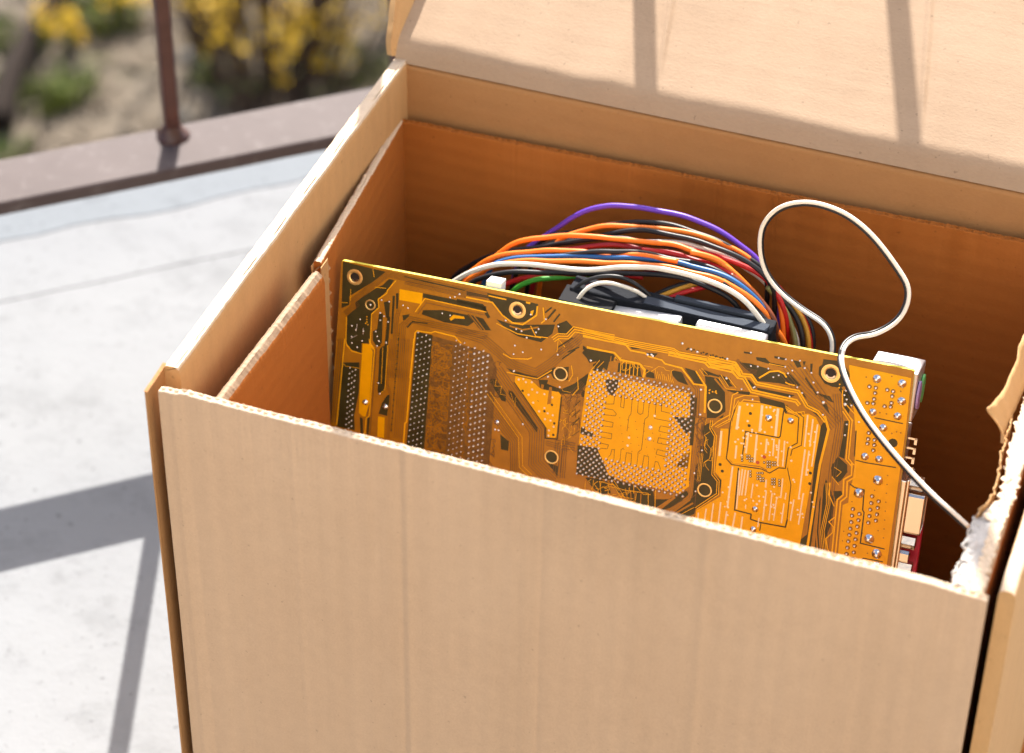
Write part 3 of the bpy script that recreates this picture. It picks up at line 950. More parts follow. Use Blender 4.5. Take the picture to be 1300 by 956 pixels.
RINGS = [('mount',3.36,1.91,6.83,6.22),('mount',3.48,1.85,75.88,6.65),('mount',3.71,2.04,202.01,7.41),('ring',2.24,1.68,14.10,16.70),('ring',2.97,2.30,95.02,66.04),('ring',2.97,2.30,95.74,29.76),('ring',2.97,2.30,158.88,30.09),('ring',2.97,2.30,158.56,66.29)]
PADS = [(217.25,9.62),(219.76,9.58),(219.72,11.79),(219.68,14.25),(217.33,16.32),(219.59,16.08),(224.12,9.49),(226.37,9.65),(226.32,11.71),(226.36,14.39),(223.97,16.37),(226.30,16.02),(219.43,28.34),(219.53,30.90),(221.95,30.77),(222.13,32.82),(222.06,35.12),(219.45,32.81),(224.05,54.05),(224.09,56.92),(224.08,59.71),(224.07,62.50),(224.01,65.31),(226.80,55.59),(226.78,58.33),(226.82,61.15),(226.80,63.80),(217.40,61.04),(217.43,63.83),(217.45,66.58),(217.43,69.39),(217.40,72.11),(217.38,74.94),(217.35,77.67),(217.35,80.35),(217.32,83.09),(220.15,62.44),(220.12,65.19),(220.05,67.91),(220.03,70.68),(220.00,73.45),(219.99,76.28),(220.01,79.05),(220.00,81.94)]
JOINTS = [(219.65,5.95,1.74),(229.32,5.87,1.74),(230.03,12.93,1.74),(219.82,19.62,1.54),(229.38,19.29,1.64),(224.53,25.16,1.64),(219.15,38.35,1.59),(224.63,38.24,1.54),(225.36,47.05,2.07),(218.79,53.98,2.07),(225.21,72.08,2.07),(228.83,77.63,2.07),(229.64,82.84,2.02),(180.50,30.68,1.45),(189.02,29.95,1.39),(179.43,69.84,1.29),(14.31,59.29,1.26),(23.11,59.46,1.26),(71.13,56.03,1.07),(179.65,78.57,1.29)]
BANDS = [(37.90,24.70,36.84,75.14,7.0,0.42,4),(54.21,24.79,54.15,76.62,7.0,0.40,4),(62.38,26.53,63.18,76.97,7.6,0.56,4),(8.08,45.64,7.69,73.93,3.6,0.42,3)]
CPU = [[108.28, 24.84], [150.23, 25.28], [150.14, 70.77], [106.2, 70.7]]
CPU_IN = [[115.74, 35.1], [140.42, 34.92], [141.36, 60.25], [115.57, 59.94]]
WIRES = [
('purple',0.00105,[[0.0667,0.187,0.1792],[0.0687,0.188,0.2092],[0.0747,0.187,0.2292],[0.0769,0.1897,0.2314],[0.0813,0.192,0.236],[0.0864,0.1938,0.241],[0.0935,0.1953,0.2475],[0.1019,0.1964,0.2527],[0.1099,0.1971,0.2559],[0.1183,0.1973,0.257],[0.1276,0.1972,0.2579],[0.1393,0.1967,0.2581],[0.1504,0.1958,0.2571],[0.1585,0.1944,0.2556],[0.1653,0.1927,0.2532],[0.173,0.1906,0.2494],[0.1787,0.188,0.2436],[0.1827,0.1851,0.2367],[0.1852,0.1817,0.2305],[0.187,0.178,0.2189],[0.188,0.178,0.1989],[0.187,0.178,0.1689]],'purple wire arching highest over the bundle'),
('orange',0.00105,[[0.0806,0.184,0.1896],[0.0826,0.185,0.2196],[0.0886,0.184,0.2396],[0.0948,0.1861,0.2447],[0.1,0.1877,0.2472],[0.1071,0.1888,0.2502],[0.1138,0.1896,0.2517],[0.1209,0.1898,0.253],[0.1317,0.1896,0.255],[0.1449,0.189,0.2562],[0.1559,0.1879,0.2558],[0.1671,0.1864,0.2539],[0.1769,0.1844,0.2502],[0.1817,0.182,0.246],[0.1855,0.1791,0.2417],[0.188,0.1758,0.2357],[0.1907,0.172,0.2244],[0.1917,0.172,0.2044],[0.1907,0.172,0.1744]],'orange wire just below the purple one'),
('orange',0.00105,[[0.0541,0.175,0.1781],[0.0561,0.176,0.2081],[0.0621,0.175,0.2281],[0.0679,0.1769,0.2344],[0.0718,0.1785,0.2378],[0.0784,0.1797,0.2421],[0.0858,0.1806,0.2449],[0.0951,0.1812,0.2474],[0.1083,0.1815,0.2501],[0.1152,0.1814,0.2511],[0.1276,0.181,0.2535],[0.1407,0.1803,0.2552],[0.1502,0.1792,0.2553],[0.1589,0.1778,0.255],[0.1656,0.1761,0.253],[0.1725,0.1741,0.2491],[0.1795,0.1717,0.2436],[0.1861,0.169,0.2364],[0.1897,0.166,0.2295],[0.1907,0.166,0.2095],[0.1897,0.166,0.1795]],'orange wire crossing over the purple wire'),
('orange',0.00105,[[0.0482,0.168,0.1746],[0.0502,0.169,0.2046],[0.0562,0.168,0.2246],[0.0581,0.17,0.2275],[0.0633,0.1717,0.233],[0.0706,0.1731,0.2371],[0.0792,0.1741,0.2402],[0.0879,0.1748,0.2428],[0.098,0.1751,0.2448],[0.1068,0.1752,0.246],[0.1157,0.1749,0.2467],[0.1223,0.1742,0.2499],[0.1332,0.1733,0.2524],[0.1449,0.172,0.2539]],'orange wire dipping under the blue wire'),
('blue',0.00105,[[0.0586,0.168,0.182],[0.0606,0.169,0.212],[0.0666,0.168,0.232],[0.0693,0.1696,0.2346],[0.0752,0.1709,0.2375],[0.0819,0.1719,0.2398],[0.0951,0.1726,0.2428],[0.1113,0.173,0.2465],[0.1181,0.1731,0.2478],[0.1334,0.1728,0.2516],[0.1441,0.1723,0.2533],[0.1519,0.1715,0.2539],[0.1612,0.1703,0.2541],[0.1707,0.1688,0.2532],[0.179,0.1671,0.2486],[0.1853,0.165,0.241],[0.1863,0.165,0.221],[0.1853,0.165,0.191]],'blue wire in the middle of the bundle'),
('orange',0.00105,[[0.0495,0.163,0.1761],[0.0515,0.164,0.2061],[0.0575,0.163,0.2261],[0.0622,0.1644,0.2302],[0.0682,0.1656,0.2356],[0.0768,0.1665,0.2394],[0.0868,0.1672,0.2421],[0.103,0.1677,0.246],[0.1142,0.168,0.2484],[0.1197,0.168,0.2491],[0.1387,0.1678,0.2534],[0.1516,0.1674,0.254],[0.1623,0.1668,0.2542],[0.1731,0.1659,0.2515],[0.1812,0.1648,0.2472],[0.1881,0.1635,0.2392],[0.1946,0.162,0.233],[0.1956,0.162,0.213],[0.1946,0.162,0.183]],'orange wire directly above the white wire'),
('white',0.00105,[[0.0453,0.157,0.177],[0.0473,0.158,0.207],[0.0533,0.157,0.227],[0.0552,0.1581,0.2294],[0.0603,0.159,0.2343],[0.0677,0.1598,0.2388],[0.0758,0.1605,0.242],[0.0839,0.161,0.2436],[0.0926,0.1615,0.2447],[0.1051,0.1618,0.2467],[0.1162,0.162,0.2495],[0.1216,0.162,0.2514],[0.1307,0.1619,0.2544],[0.1404,0.1618,0.2568],[0.1503,0.1614,0.2569],[0.1609,0.161,0.2561],[0.1701,0.1604,0.2545],[0.1771,0.1598,0.2516],[0.183,0.1589,0.2457],[0.1873,0.158,0.2403],[0.1883,0.158,0.2203],[0.1873,0.158,0.1903]],'white wire along the lower front of the bundle'),
('black',0.00105,[[0.051,0.159,0.1771],[0.053,0.16,0.2071],[0.059,0.159,0.2271],[0.0675,0.1605,0.2337],[0.0754,0.1618,0.2376],[0.0833,0.1629,0.2393],[0.0918,0.1639,0.24],[0.1042,0.1647,0.2421],[0.1184,0.1653,0.2462],[0.132,0.1658,0.2487],[0.1431,0.1661,0.2509],[0.1521,0.1662,0.2509],[0.1628,0.1662,0.2484],[0.1737,0.166,0.2425],[0.1747,0.166,0.2225],[0.1737,0.166,0.1925]],'black wire under the white wire'),
('red',0.00105,[[0.0595,0.166,0.1721],[0.0615,0.167,0.2021],[0.0675,0.166,0.2221],[0.0703,0.167,0.2239],[0.0763,0.1682,0.228],[0.0849,0.1694,0.2321],[0.0934,0.1707,0.2344],[0.1037,0.172,0.2367],[0.1183,0.1735,0.2393],[0.1301,0.175,0.2405]],'red wire under the black wire'),
('green',0.00105,[[0.0673,0.164,0.1738],[0.0693,0.165,0.2038],[0.0753,0.164,0.2238],[0.0824,0.1658,0.2302],[0.0893,0.1678,0.2333],[0.0962,0.17,0.2344],[0.103,0.1724,0.2356],[0.1091,0.1751,0.2361],[0.1157,0.178,0.2359]],'green wire at the bottom of the bundle'),
('darkred',0.00105,[[0.0795,0.176,0.1896],[0.0815,0.177,0.2196],[0.0875,0.176,0.2396],[0.0996,0.1779,0.2438],[0.1054,0.1793,0.2458],[0.1146,0.1801,0.2488],[0.1226,0.1803,0.2499],[0.1327,0.18,0.2505],[0.1466,0.1791,0.2517],[0.1562,0.1777,0.2512],[0.1659,0.1757,0.2498],[0.1744,0.1731,0.2466],[0.1831,0.17,0.2422],[0.1841,0.17,0.2222],[0.1831,0.17,0.1922]],'dark red wire inside the bundle'),
('grey',0.00105,[[0.1266,0.182,0.2519],[0.1315,0.1834,0.2524],[0.1411,0.1844,0.2538],[0.1509,0.1848,0.2539],[0.1601,0.1846,0.2528],[0.1696,0.184,0.2494],[0.1769,0.1828,0.2459],[0.1839,0.1812,0.2398],[0.1891,0.179,0.2346],[0.1937,0.1762,0.2286],[0.1961,0.173,0.2243],[0.1971,0.173,0.2043],[0.1961,0.173,0.1743]],'pale grey wire over the right side of the bundle'),
('red',0.00105,[[0.1444,0.181,0.2539],[0.1479,0.182,0.2537],[0.1546,0.1824,0.2538],[0.1639,0.1823,0.2518],[0.1732,0.1816,0.2508],[0.1797,0.1803,0.2484],[0.1852,0.1784,0.2422],[0.1903,0.176,0.2343],[0.1913,0.176,0.2143],[0.1903,0.176,0.1843]],'red wire under the pale grey one'),
('black',0.00105,[[0.0733,0.19,0.1866],[0.0753,0.191,0.2166],[0.0813,0.19,0.2366],[0.0923,0.1919,0.2404],[0.1008,0.1931,0.2447],[0.1113,0.1936,0.2489],[0.1236,0.1934,0.2535],[0.1346,0.1925,0.2557],[0.1466,0.1909,0.2565],[0.1587,0.1886,0.2558],[0.1711,0.1857,0.2528],[0.1792,0.182,0.2489],[0.1802,0.182,0.2289],[0.1792,0.182,0.1989]],'black wire behind the top orange wire'),
('black',0.00105,[[0.0677,0.184,0.1808],[0.0697,0.185,0.2108],[0.0757,0.184,0.2308],[0.0804,0.1854,0.2341],[0.0877,0.1865,0.2384],[0.0965,0.1871,0.2414],[0.1133,0.1874,0.2495],[0.121,0.1872,0.2527],[0.1288,0.1867,0.2547],[0.1398,0.1857,0.2557],[0.1524,0.1844,0.2562],[0.1642,0.1827,0.2557],[0.1748,0.1805,0.2531],[0.1836,0.178,0.2457],[0.1846,0.178,0.2257],[0.1836,0.178,0.1957]],'black wire between the two top orange wires'),
('black',0.00105,[[0.0359,0.181,0.162],[0.0379,0.182,0.192],[0.0439,0.181,0.212],[0.0503,0.1817,0.2179],[0.0567,0.1823,0.2239],[0.0671,0.1827,0.231],[0.0812,0.183,0.2361],[0.0914,0.1832,0.2409],[0.1131,0.1832,0.2504],[0.1301,0.1832,0.2513],[0.1454,0.183,0.2527]],'black wire at the back left of the bundle'),
('black',0.00105,[[0.0851,0.172,0.2394],[0.1073,0.1737,0.2479],[0.1175,0.1748,0.2492],[0.1288,0.1752,0.2519],[0.1372,0.175,0.2525],[0.148,0.1742,0.2532],[0.1605,0.1728,0.254],[0.1704,0.1707,0.25],[0.1807,0.168,0.2412],[0.1817,0.168,0.2212],[0.1807,0.168,0.1912]],'black wire showing above the blue wire'),
('red',0.00105,[[0.1282,0.177,0.2519],[0.1353,0.1786,0.2521],[0.1429,0.1789,0.2522],[0.153,0.178,0.2519],[0.1627,0.1759,0.2524],[0.1729,0.1726,0.2485],[0.1831,0.168,0.24],[0.1841,0.168,0.22],[0.1831,0.168,0.19]],'red wire above the blue wire'),
('orange',0.00105,[[0.1488,0.176,0.2571],[0.156,0.1772,0.256],[0.1622,0.1772,0.254],[0.1688,0.176,0.2503],[0.1758,0.1736,0.2467],[0.1831,0.1699,0.2423],[0.1894,0.165,0.2366],[0.1904,0.165,0.2166],[0.1894,0.165,0.1866]],'orange wire on the right flank of the bundle'),
('yellow',0.00105,[[0.1738,0.186,0.2455],[0.18,0.1863,0.2424],[0.1857,0.186,0.2382],[0.19,0.185,0.2351],[0.195,0.1833,0.2303],[0.1979,0.181,0.2254],[0.1998,0.178,0.2202],[0.2008,0.178,0.2002],[0.1998,0.178,0.1702]],'yellow wire at the right end of the bundle'),
('red',0.00105,[[0.1823,0.19,0.2386],[0.189,0.1895,0.2325],[0.1944,0.188,0.2276],[0.1979,0.1855,0.222],[0.1999,0.182,0.2167],[0.2009,0.182,0.1967],[0.1999,0.182,0.1667]],'red wire at the right end of the bundle'),
('black',0.00105,[[0.1776,0.183,0.246],[0.184,0.1833,0.2402],[0.19,0.182,0.2354],[0.195,0.1793,0.2296],[0.1979,0.175,0.2224],[0.1989,0.175,0.2024],[0.1979,0.175,0.1724]],'black wire at the right end of the bundle'),
('black',0.00105,[[0.1866,0.193,0.232],[0.1941,0.192,0.2265],[0.1983,0.1897,0.2209],[0.2003,0.186,0.2134],[0.2013,0.186,0.1934],[0.2003,0.186,0.1634]],'outermost black wire at the right end'),
('olive',0.00105,[[0.1805,0.178,0.2466],[0.1853,0.1789,0.24],[0.1896,0.178,0.2354],[0.1934,0.1754,0.2301],[0.1961,0.171,0.2258],[0.1971,0.171,0.2058],[0.1961,0.171,0.1758]],'olive wire at the right end of the bundle'),
('black',0.00105,[[0.1656,0.166,0.2529],[0.175,0.1651,0.2489],[0.1836,0.1624,0.2442],[0.1905,0.158,0.2376],[0.1915,0.158,0.2176],[0.1905,0.158,0.1876]],'black wire beneath the right flank'),
('brown',0.00105,[[0.1668,0.172,0.2535],[0.1747,0.1713,0.2498],[0.1827,0.168,0.2453],[0.1899,0.162,0.2408],[0.1909,0.162,0.2208],[0.1899,0.162,0.1908]],'brown wire on the right flank'),
('black',0.00105,[[0.13,0.172,0.2472],[0.1408,0.174,0.2478],[0.1521,0.1744,0.2478],[0.1639,0.1732,0.2464],[0.1739,0.1704,0.243],[0.1831,0.166,0.2378],[0.1841,0.166,0.2178],[0.1831,0.166,0.1878]],'wire in the middle of the bundle'),
('darkred',0.00105,[[0.1305,0.174,0.2456],[0.1413,0.176,0.2461],[0.1525,0.1764,0.246],[0.1643,0.1752,0.2445],[0.1742,0.1724,0.2411],[0.1834,0.168,0.236],[0.1844,0.168,0.216],[0.1834,0.168,0.186]],'wire in the middle of the bundle'),
('black',0.00105,[[0.131,0.176,0.2439],[0.1419,0.178,0.2444],[0.153,0.1784,0.2442],[0.1646,0.1772,0.2425],[0.1745,0.1744,0.2393],[0.1837,0.17,0.2342],[0.1847,0.17,0.2142],[0.1837,0.17,0.1842]],'wire in the middle of the bundle'),
('brown',0.00105,[[0.1315,0.178,0.2422],[0.1424,0.18,0.2427],[0.1535,0.1804,0.2424],[0.165,0.1792,0.2405],[0.1748,0.1764,0.2374],[0.184,0.172,0.2325],[0.185,0.172,0.2125],[0.184,0.172,0.1825]],'wire in the middle of the bundle'),
('black',0.00105,[[0.132,0.18,0.2406],[0.143,0.182,0.241],[0.1539,0.1824,0.2406],[0.1654,0.1812,0.2386],[0.1751,0.1784,0.2355],[0.1843,0.174,0.2307],[0.1853,0.174,0.2107],[0.1843,0.174,0.1807]],'wire in the middle of the bundle'),
('red',0.00105,[[0.1326,0.182,0.2389],[0.1435,0.184,0.2392],[0.1544,0.1844,0.2388],[0.1658,0.1832,0.2366],[0.1754,0.1804,0.2336],[0.1846,0.176,0.2289],[0.1856,0.176,0.2089],[0.1846,0.176,0.1789]],'wire in the middle of the bundle'),
('black',0.00105,[[0.1331,0.184,0.2373],[0.1441,0.186,0.2375],[0.1549,0.1864,0.237],[0.1662,0.1852,0.2346],[0.1758,0.1824,0.2317],[0.1849,0.178,0.2271],[0.1859,0.178,0.2071],[0.1849,0.178,0.1771]],'wire in the middle of the bundle'),
('orange',0.00105,[[0.1336,0.186,0.2356],[0.1446,0.188,0.2358],[0.1554,0.1884,0.2352],[0.1666,0.1872,0.2327],[0.1761,0.1844,0.2298],[0.1852,0.18,0.2254],[0.1862,0.18,0.2054],[0.1852,0.18,0.1754]],'wire in the middle of the bundle'),
('black',0.00105,[[0.1342,0.188,0.234],[0.1452,0.19,0.2341],[0.1558,0.1904,0.2334],[0.1671,0.1892,0.2307],[0.1764,0.1864,0.228],[0.1856,0.182,0.2236],[0.1866,0.182,0.2036],[0.1856,0.182,0.1736]],'wire in the middle of the bundle'),
('yellow',0.00105,[[0.1387,0.164,0.2392],[0.1453,0.1677,0.2425],[0.153,0.172,0.2448],[0.1599,0.1767,0.2446],[0.1646,0.182,0.2426]],'yellow lead behind the drive'),
('red',0.00105,[[0.1421,0.162,0.2404],[0.1496,0.1658,0.2442],[0.1573,0.17,0.246],[0.1635,0.1748,0.2454],[0.1688,0.18,0.2439]],'red lead behind the drive'),
('black',0.00105,[[0.1365,0.166,0.2384],[0.1439,0.1697,0.2425],[0.1524,0.174,0.2447],[0.1593,0.1787,0.2445],[0.1655,0.184,0.2429]],'black lead behind the drive'),
('white',0.00080,[[0.1101,0.147,0.2393],[0.1124,0.1498,0.2446],[0.1152,0.1522,0.2474],[0.1188,0.1542,0.2487],[0.1236,0.1557,0.2489],[0.1296,0.1569,0.2473],[0.1347,0.1577,0.245],[0.1397,0.158,0.2411]],'thin white lead'),
('pink',0.00080,[[0.108,0.148,0.2387],[0.1104,0.1531,0.2418],[0.1135,0.1565,0.244],[0.117,0.1581,0.2452],[0.1214,0.158,0.2464]],'thin dark pink lead'),
('black',0.00080,[[0.1045,0.15,0.237],[0.1068,0.1527,0.2425],[0.1106,0.1549,0.2471],[0.1155,0.1567,0.2494],[0.1218,0.158,0.2506],[0.1273,0.1589,0.2502],[0.1325,0.1594,0.2477],[0.1372,0.1594,0.2444],[0.14,0.159,0.2405]],'thin black lead'),
]
NB1, NB2, NB3 = 35, 38, 41
LOOP = [[0.2147,0.15,0.2424],[0.2135,0.154,0.2469],[0.2087,0.158,0.2508],[0.1991,0.163,0.2511],[0.1873,0.168,0.2543],[0.1804,0.17,0.2619],[0.178,0.17,0.2727],[0.179,0.169,0.2835],[0.1848,0.168,0.2932],[0.194,0.167,0.2988],[0.2034,0.166,0.3],[0.213,0.165,0.2981],[0.2233,0.163,0.2925],[0.2342,0.16,0.2827],[0.2394,0.157,0.2772],[0.2399,0.154,0.2705],[0.2372,0.15,0.2651],[0.2308,0.145,0.2616],[0.2249,0.139,0.2629],[0.2221,0.132,0.2627],[0.2239,0.121,0.2632],[0.2295,0.112,0.2604],[0.2392,0.101,0.2567],[0.254,0.087,0.2544],[0.2693,0.075,0.2521],[0.2782,0.068,0.2522],[0.2861,0.062,0.252]]
# ---------------------------------------------------------------- helpers
rnd = random.Random(11)
def nz(x, y=0, z=0): return noise.noise(Vector((x, y, z)))
class MB:
    def __init__(s): s.v = []; s.f = []; s.m = []
    def vert(s, p): s.v.append(tuple(p)); return len(s.v)-1
    def face(s, idx, m=0): s.f.append(tuple(idx)); s.m.append(m)
    def quadgrid(s, P, close_u=False, m=0):
        nu, nv = len(P), len(P[0]); b = len(s.v)
        for row in P:
            for q in row: s.v.append(tuple(q))
        for i in range(nu if close_u else nu-1):
            for j in range(nv-1):
                i2 = (i+1) % nu
                s.face((b+i*nv+j, b+i2*nv+j, b+i2*nv+j+1, b+i*nv+j+1), m)
        return b
    def loft(s, rings, caps=True, m=0):              # rings: closed loops of equal size
        n = len(rings[0]); b = len(s.v)
        for r in rings:
            for q in r: s.v.append(tuple(q))
        for i in range(len(rings)-1):
            for j in range(n):
                k = (j+1) % n
                s.face((b+i*n+j, b+i*n+k, b+(i+1)*n+k, b+(i+1)*n+j), m)
        if caps:
            s.face([b+j for j in range(n)][::-1], m); e = b+(len(rings)-1)*n
            s.face([e+j for j in range(n)], m)
    def box(s, lo, hi, m=0, M=None):
        b = len(s.v)
        for x, y, z in ((0,0,0),(1,0,0),(1,1,0),(0,1,0),(0,0,1),(1,0,1),(1,1,1),(0,1,1)):
            q = Vector((hi[0] if x else lo[0], hi[1] if y else lo[1], hi[2] if z else lo[2]))
            s.v.append(tuple(M @ q if M else q))
        for f in ((0,3,2,1),(4,5,6,7),(0,1,5,4),(1,2,6,5),(2,3,7,6),(3,0,4,7)): s.face([b+i for i in f], m)
    def tube(s, pts, r, n=8, m=0, caps=True):
        pts = [Vector(q) for q in pts]; rings = []; up = None
        for i, q in enumerate(pts):
            t = (pts[min(i+1, len(pts)-1)]-pts[max(i-1, 0)]).normalized()
            if up is None: up = t.orthogonal().normalized()
            up = (up-t*up.dot(t)).normalized(); sd = t.cross(up)
            rr = r[i] if isinstance(r, (list, tuple)) else r
            rings.append([q+(up*math.cos(a)+sd*math.sin(a))*rr for a in [2*math.pi*k/n for k in range(n)]])
        s.loft(rings, caps, m)
    def build(s, name, mats, parent=None, smooth=False, auto=None, bevel=0):
        me = bpy.data.meshes.new(name); me.from_pydata(s.v, [], s.f); me.update()
        if not isinstance(mats, (list, tuple)): mats = [mats]
        for m in mats: me.materials.append(m)
        if len(mats) > 1: me.polygons.foreach_set('material_index', s.m)
        import bmesh
        bm = bmesh.new(); bm.from_mesh(me); bmesh.ops.recalc_face_normals(bm, faces=bm.faces); bm.to_mesh(me); bm.free()
        if smooth:
            me.polygons.foreach_set('use_smooth', [True]*len(me.polygons))
            if auto:
                try: me.set_sharp_from_angle(angle=R(auto))
                except Exception: pass
        o = bpy.data.objects.new(name, me); COL.objects.link(o)
        if parent: o.parent = parent
        if bevel:
            b = o.modifiers.new('bevel', 'BEVEL'); b.width = bevel; b.segments = 2; b.limit_method = 'ANGLE'
        return o
def spline(pts, n):                                  # Catmull-Rom through 3-D points
    P = [Vector(q) for q in pts]; out = []
    for i in range(len(P)-1):
        a, b, c, d = P[max(i-1, 0)], P[i], P[i+1], P[min(i+2, len(P)-1)]
        for k in range(n):
            t = k/n
            out.append(.5*((2*b)+(c-a)*t+(2*a-5*b+4*c-d)*t*t+(3*b-a-3*c+d)*t**3))
    out.append(P[-1]); return out
def empty(name, loc=(0, 0, 0)):
    o = bpy.data.objects.new(name, None); o.empty_display_size = .05; COL.objects.link(o); o.location = loc; return o
def tag(o, label=None, cat=None, group=None, kind=None):
    if label: o['label'] = label
    if cat: o['category'] = cat
    if group: o['group'] = group
    if kind: o['kind'] = kind
    return o
# ---------------------------------------------------------------- materials
def mat(name, col, rough=.6, metal=0, spec=.5, coat=0):
    m = bpy.data.materials.new(name); m.use_nodes = True
    b = m.node_tree.nodes['Principled BSDF']
    b.inputs['Base Color'].default_value = (*col, 1); b.inputs['Roughness'].default_value = rough
    b.inputs['Metallic'].default_value = metal; b.inputs['Specular IOR Level'].default_value = spec
    b.inputs['Coat Weight'].default_value = coat; b.inputs['Coat Roughness'].default_value = .15
    return m
class NT:
    def __init__(s, m): s.t = m.node_tree; s.b = s.t.nodes['Principled BSDF']; s.c = None
    def n(s, k, **kw):
        x = s.t.nodes.new(k)
        for a, v in kw.items(): setattr(x, a, v)
        return x
    def l(s, a, b): s.t.links.new(a, b)
    def coord(s, scale=(1, 1, 1), rot=(0, 0, 0), which='Object'):
        if s.c is None: s.c = s.n('ShaderNodeTexCoord')
        mp = s.n('ShaderNodeMapping'); mp.inputs['Scale'].default_value = scale; mp.inputs['Rotation'].default_value = rot
        s.l(s.c.outputs[which], mp.inputs[0]); return mp.outputs[0]
    def noise(s, co, sc, det=4, ro=.55, dist=0):
        x = s.n('ShaderNodeTexNoise'); x.inputs['Scale'].default_value = sc; x.inputs['Detail'].default_value = det
        x.inputs['Roughness'].default_value = ro; x.inputs['Distortion'].default_value = dist; s.l(co, x.inputs['Vector']); return x.outputs[0]
    def ramp(s, f, stops):
        x = s.n('ShaderNodeValToRGB'); e = x.color_ramp.elements
        while len(e) < len(stops): e.new(.5)
        for i, (p, c) in enumerate(stops): e[i].position = p; e[i].color = (*c, 1) if len(c) == 3 else c
        s.l(f, x.inputs[0]); return x.outputs[0]
    def mix(s, f, a, b, mode='MIX'):
        x = s.n('ShaderNodeMix', data_type='RGBA', blend_type=mode)
        for sock, v in ((x.inputs['Factor'], f), (x.inputs[6], a), (x.inputs[7], b)):
            if hasattr(v, 'is_linked'): s.l(v, sock)
            elif isinstance(v, (int, float)): sock.default_value = v
            else: sock.default_value = (*v, 1)
        return x.outputs[2]
    def math(s, op, a, b=0):
        x = s.n('ShaderNodeMath', operation=op)
        for sock, v in ((x.inputs[0], a), (x.inputs[1], b)):
            if hasattr(v, 'is_linked'): s.l(v, sock)
            else: sock.default_value = v
        return x.outputs[0]
    def bump(s, h, st, dist, prev=None):
        x = s.n('ShaderNodeBump'); x.inputs['Strength'].default_value = st; x.inputs['Distance'].default_value = dist
        s.l(h, x.inputs['Height'])
        if prev is not None: s.l(prev, x.inputs['Normal'])
        return x.outputs[0]
def cardboard(name, flute, fibre=(1, 1, 1), base=(.435, .292, .182), flute_st=.30, pale=1):
    m = mat(name, base, .82, spec=.25); t = NT(m)
    co = t.coord(); cf_ = t.coord(fibre)
    big = t.noise(co, 14, 4, .6); mid = t.noise(cf_, 160, 4, .6); fine = t.noise(cf_, 1100, 3, .6); speck = t.noise(co, 420, 2, .5)
    b = Vector(base)
    c = t.ramp(mid, [(.3, tuple(b*.965)), (.7, tuple(b*1.035))])
    c = t.mix(t.ramp(big, [(.35, (0, 0, 0)), (.7, (1, 1, 1))]), c, t.mix(1.0, c, (.96, .94, .92), 'MULTIPLY'))
    c = t.mix(t.ramp(fine, [(.35, (.0,)*3), (.75, (.30,)*3)]), c, tuple(b*1.25))
    c = t.mix(t.ramp(speck, [(.70, (0,)*3), (.76, (.55,)*3)]), c, tuple(b*.5))     # dark recycled-fibre specks
    sc_ = {'X': (1, .02, .02), 'Y': (.02, 1, .4), 'Z': (.02, .02, 1)}[flute]
    ln = t.noise(t.coord(sc_), 75, 4, .62)
    c = t.mix(1.0, c, t.ramp(ln, [(.28, (.965, .96, .95)), (.5, (1, 1, 1)), (.74, (1.02, 1.02, 1.02))]), 'MULTIPLY')
    sf = t.noise(t.coord((1, 1, .6), (.4, .2, .6)), 33, 6, .72, .6)
    c = t.mix(t.ramp(sf, [(.64, (0,)*3), (.72, (.35,)*3)]), c, tuple(b*1.14))
    t.l(c, t.b.inputs['Base Color'])
    w = t.n('ShaderNodeTexWave', wave_type='BANDS', bands_direction=flute); w.inputs['Scale'].default_value = 40; w.inputs['Distortion'].default_value = .15; w.inputs['Detail'].default_value = 2
    t.l(co, w.inputs['Vector'])
    n1 = t.bump(ln, .14, .0012, t.bump(w.outputs['Fac'], flute_st, .0004))
    n2 = t.bump(mid, .12, .0005, n1); n3 = t.bump(fine, .40, .0003, n2); n4 = t.bump(big, .12, .002, n3)
    t.l(n4, t.b.inputs['Normal'])
    return m
CARD_V = cardboard('cardboard_vertical_flute', 'X', (1, 1, 1))
CARD_S = cardboard('cardboard_side', 'Y', (1, 1, .5), (.42, .245, .105))
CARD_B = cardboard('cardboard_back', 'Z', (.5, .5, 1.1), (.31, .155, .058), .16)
PALE_RIM = cardboard('cut_and_sunlit_edge', 'X', (1, 1, 1), (.55, .43, .31), .05)  # pale cut fibres; on folded rims the paleness paints in sunlight
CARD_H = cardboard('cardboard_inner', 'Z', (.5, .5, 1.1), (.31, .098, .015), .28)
CARD_L = cardboard('cardboard_lid', 'Y', (.5, 1, 1), (.315, .222, .147), .06)
def paper(name, base):
    m = mat(name, base, .85, spec=.2); t = NT(m); co = t.coord()
    f = t.noise(co, 220, 5, .65); g = t.noise(co, 60, 4, .6)
    t.l(t.ramp(g, [(.3, tuple(Vector(base)*.8)), (.7, tuple(Vector(base)*1.05))]), t.b.inputs['Base Color'])
    t.l(t.bump(f, .8, .001), t.b.inputs['Normal']); return m
PAPER = paper('torn_white_paper', (.50, .475, .44))
FLUTE = paper('flute_paper', (.33, .19, .09))
def pcb(name, col, rough=.35, var=.12, spec=.5, sc=120):
    m = mat(name, col, rough, spec=spec); t = NT(m); co = t.coord()
    n = t.noise(co, sc, 3, .6); b = Vector(col)
    t.l(t.ramp(n, [(.3, tuple(b*(1-var))), (.7, tuple(b*(1+var)))]), t.b.inputs['Base Color']); return m
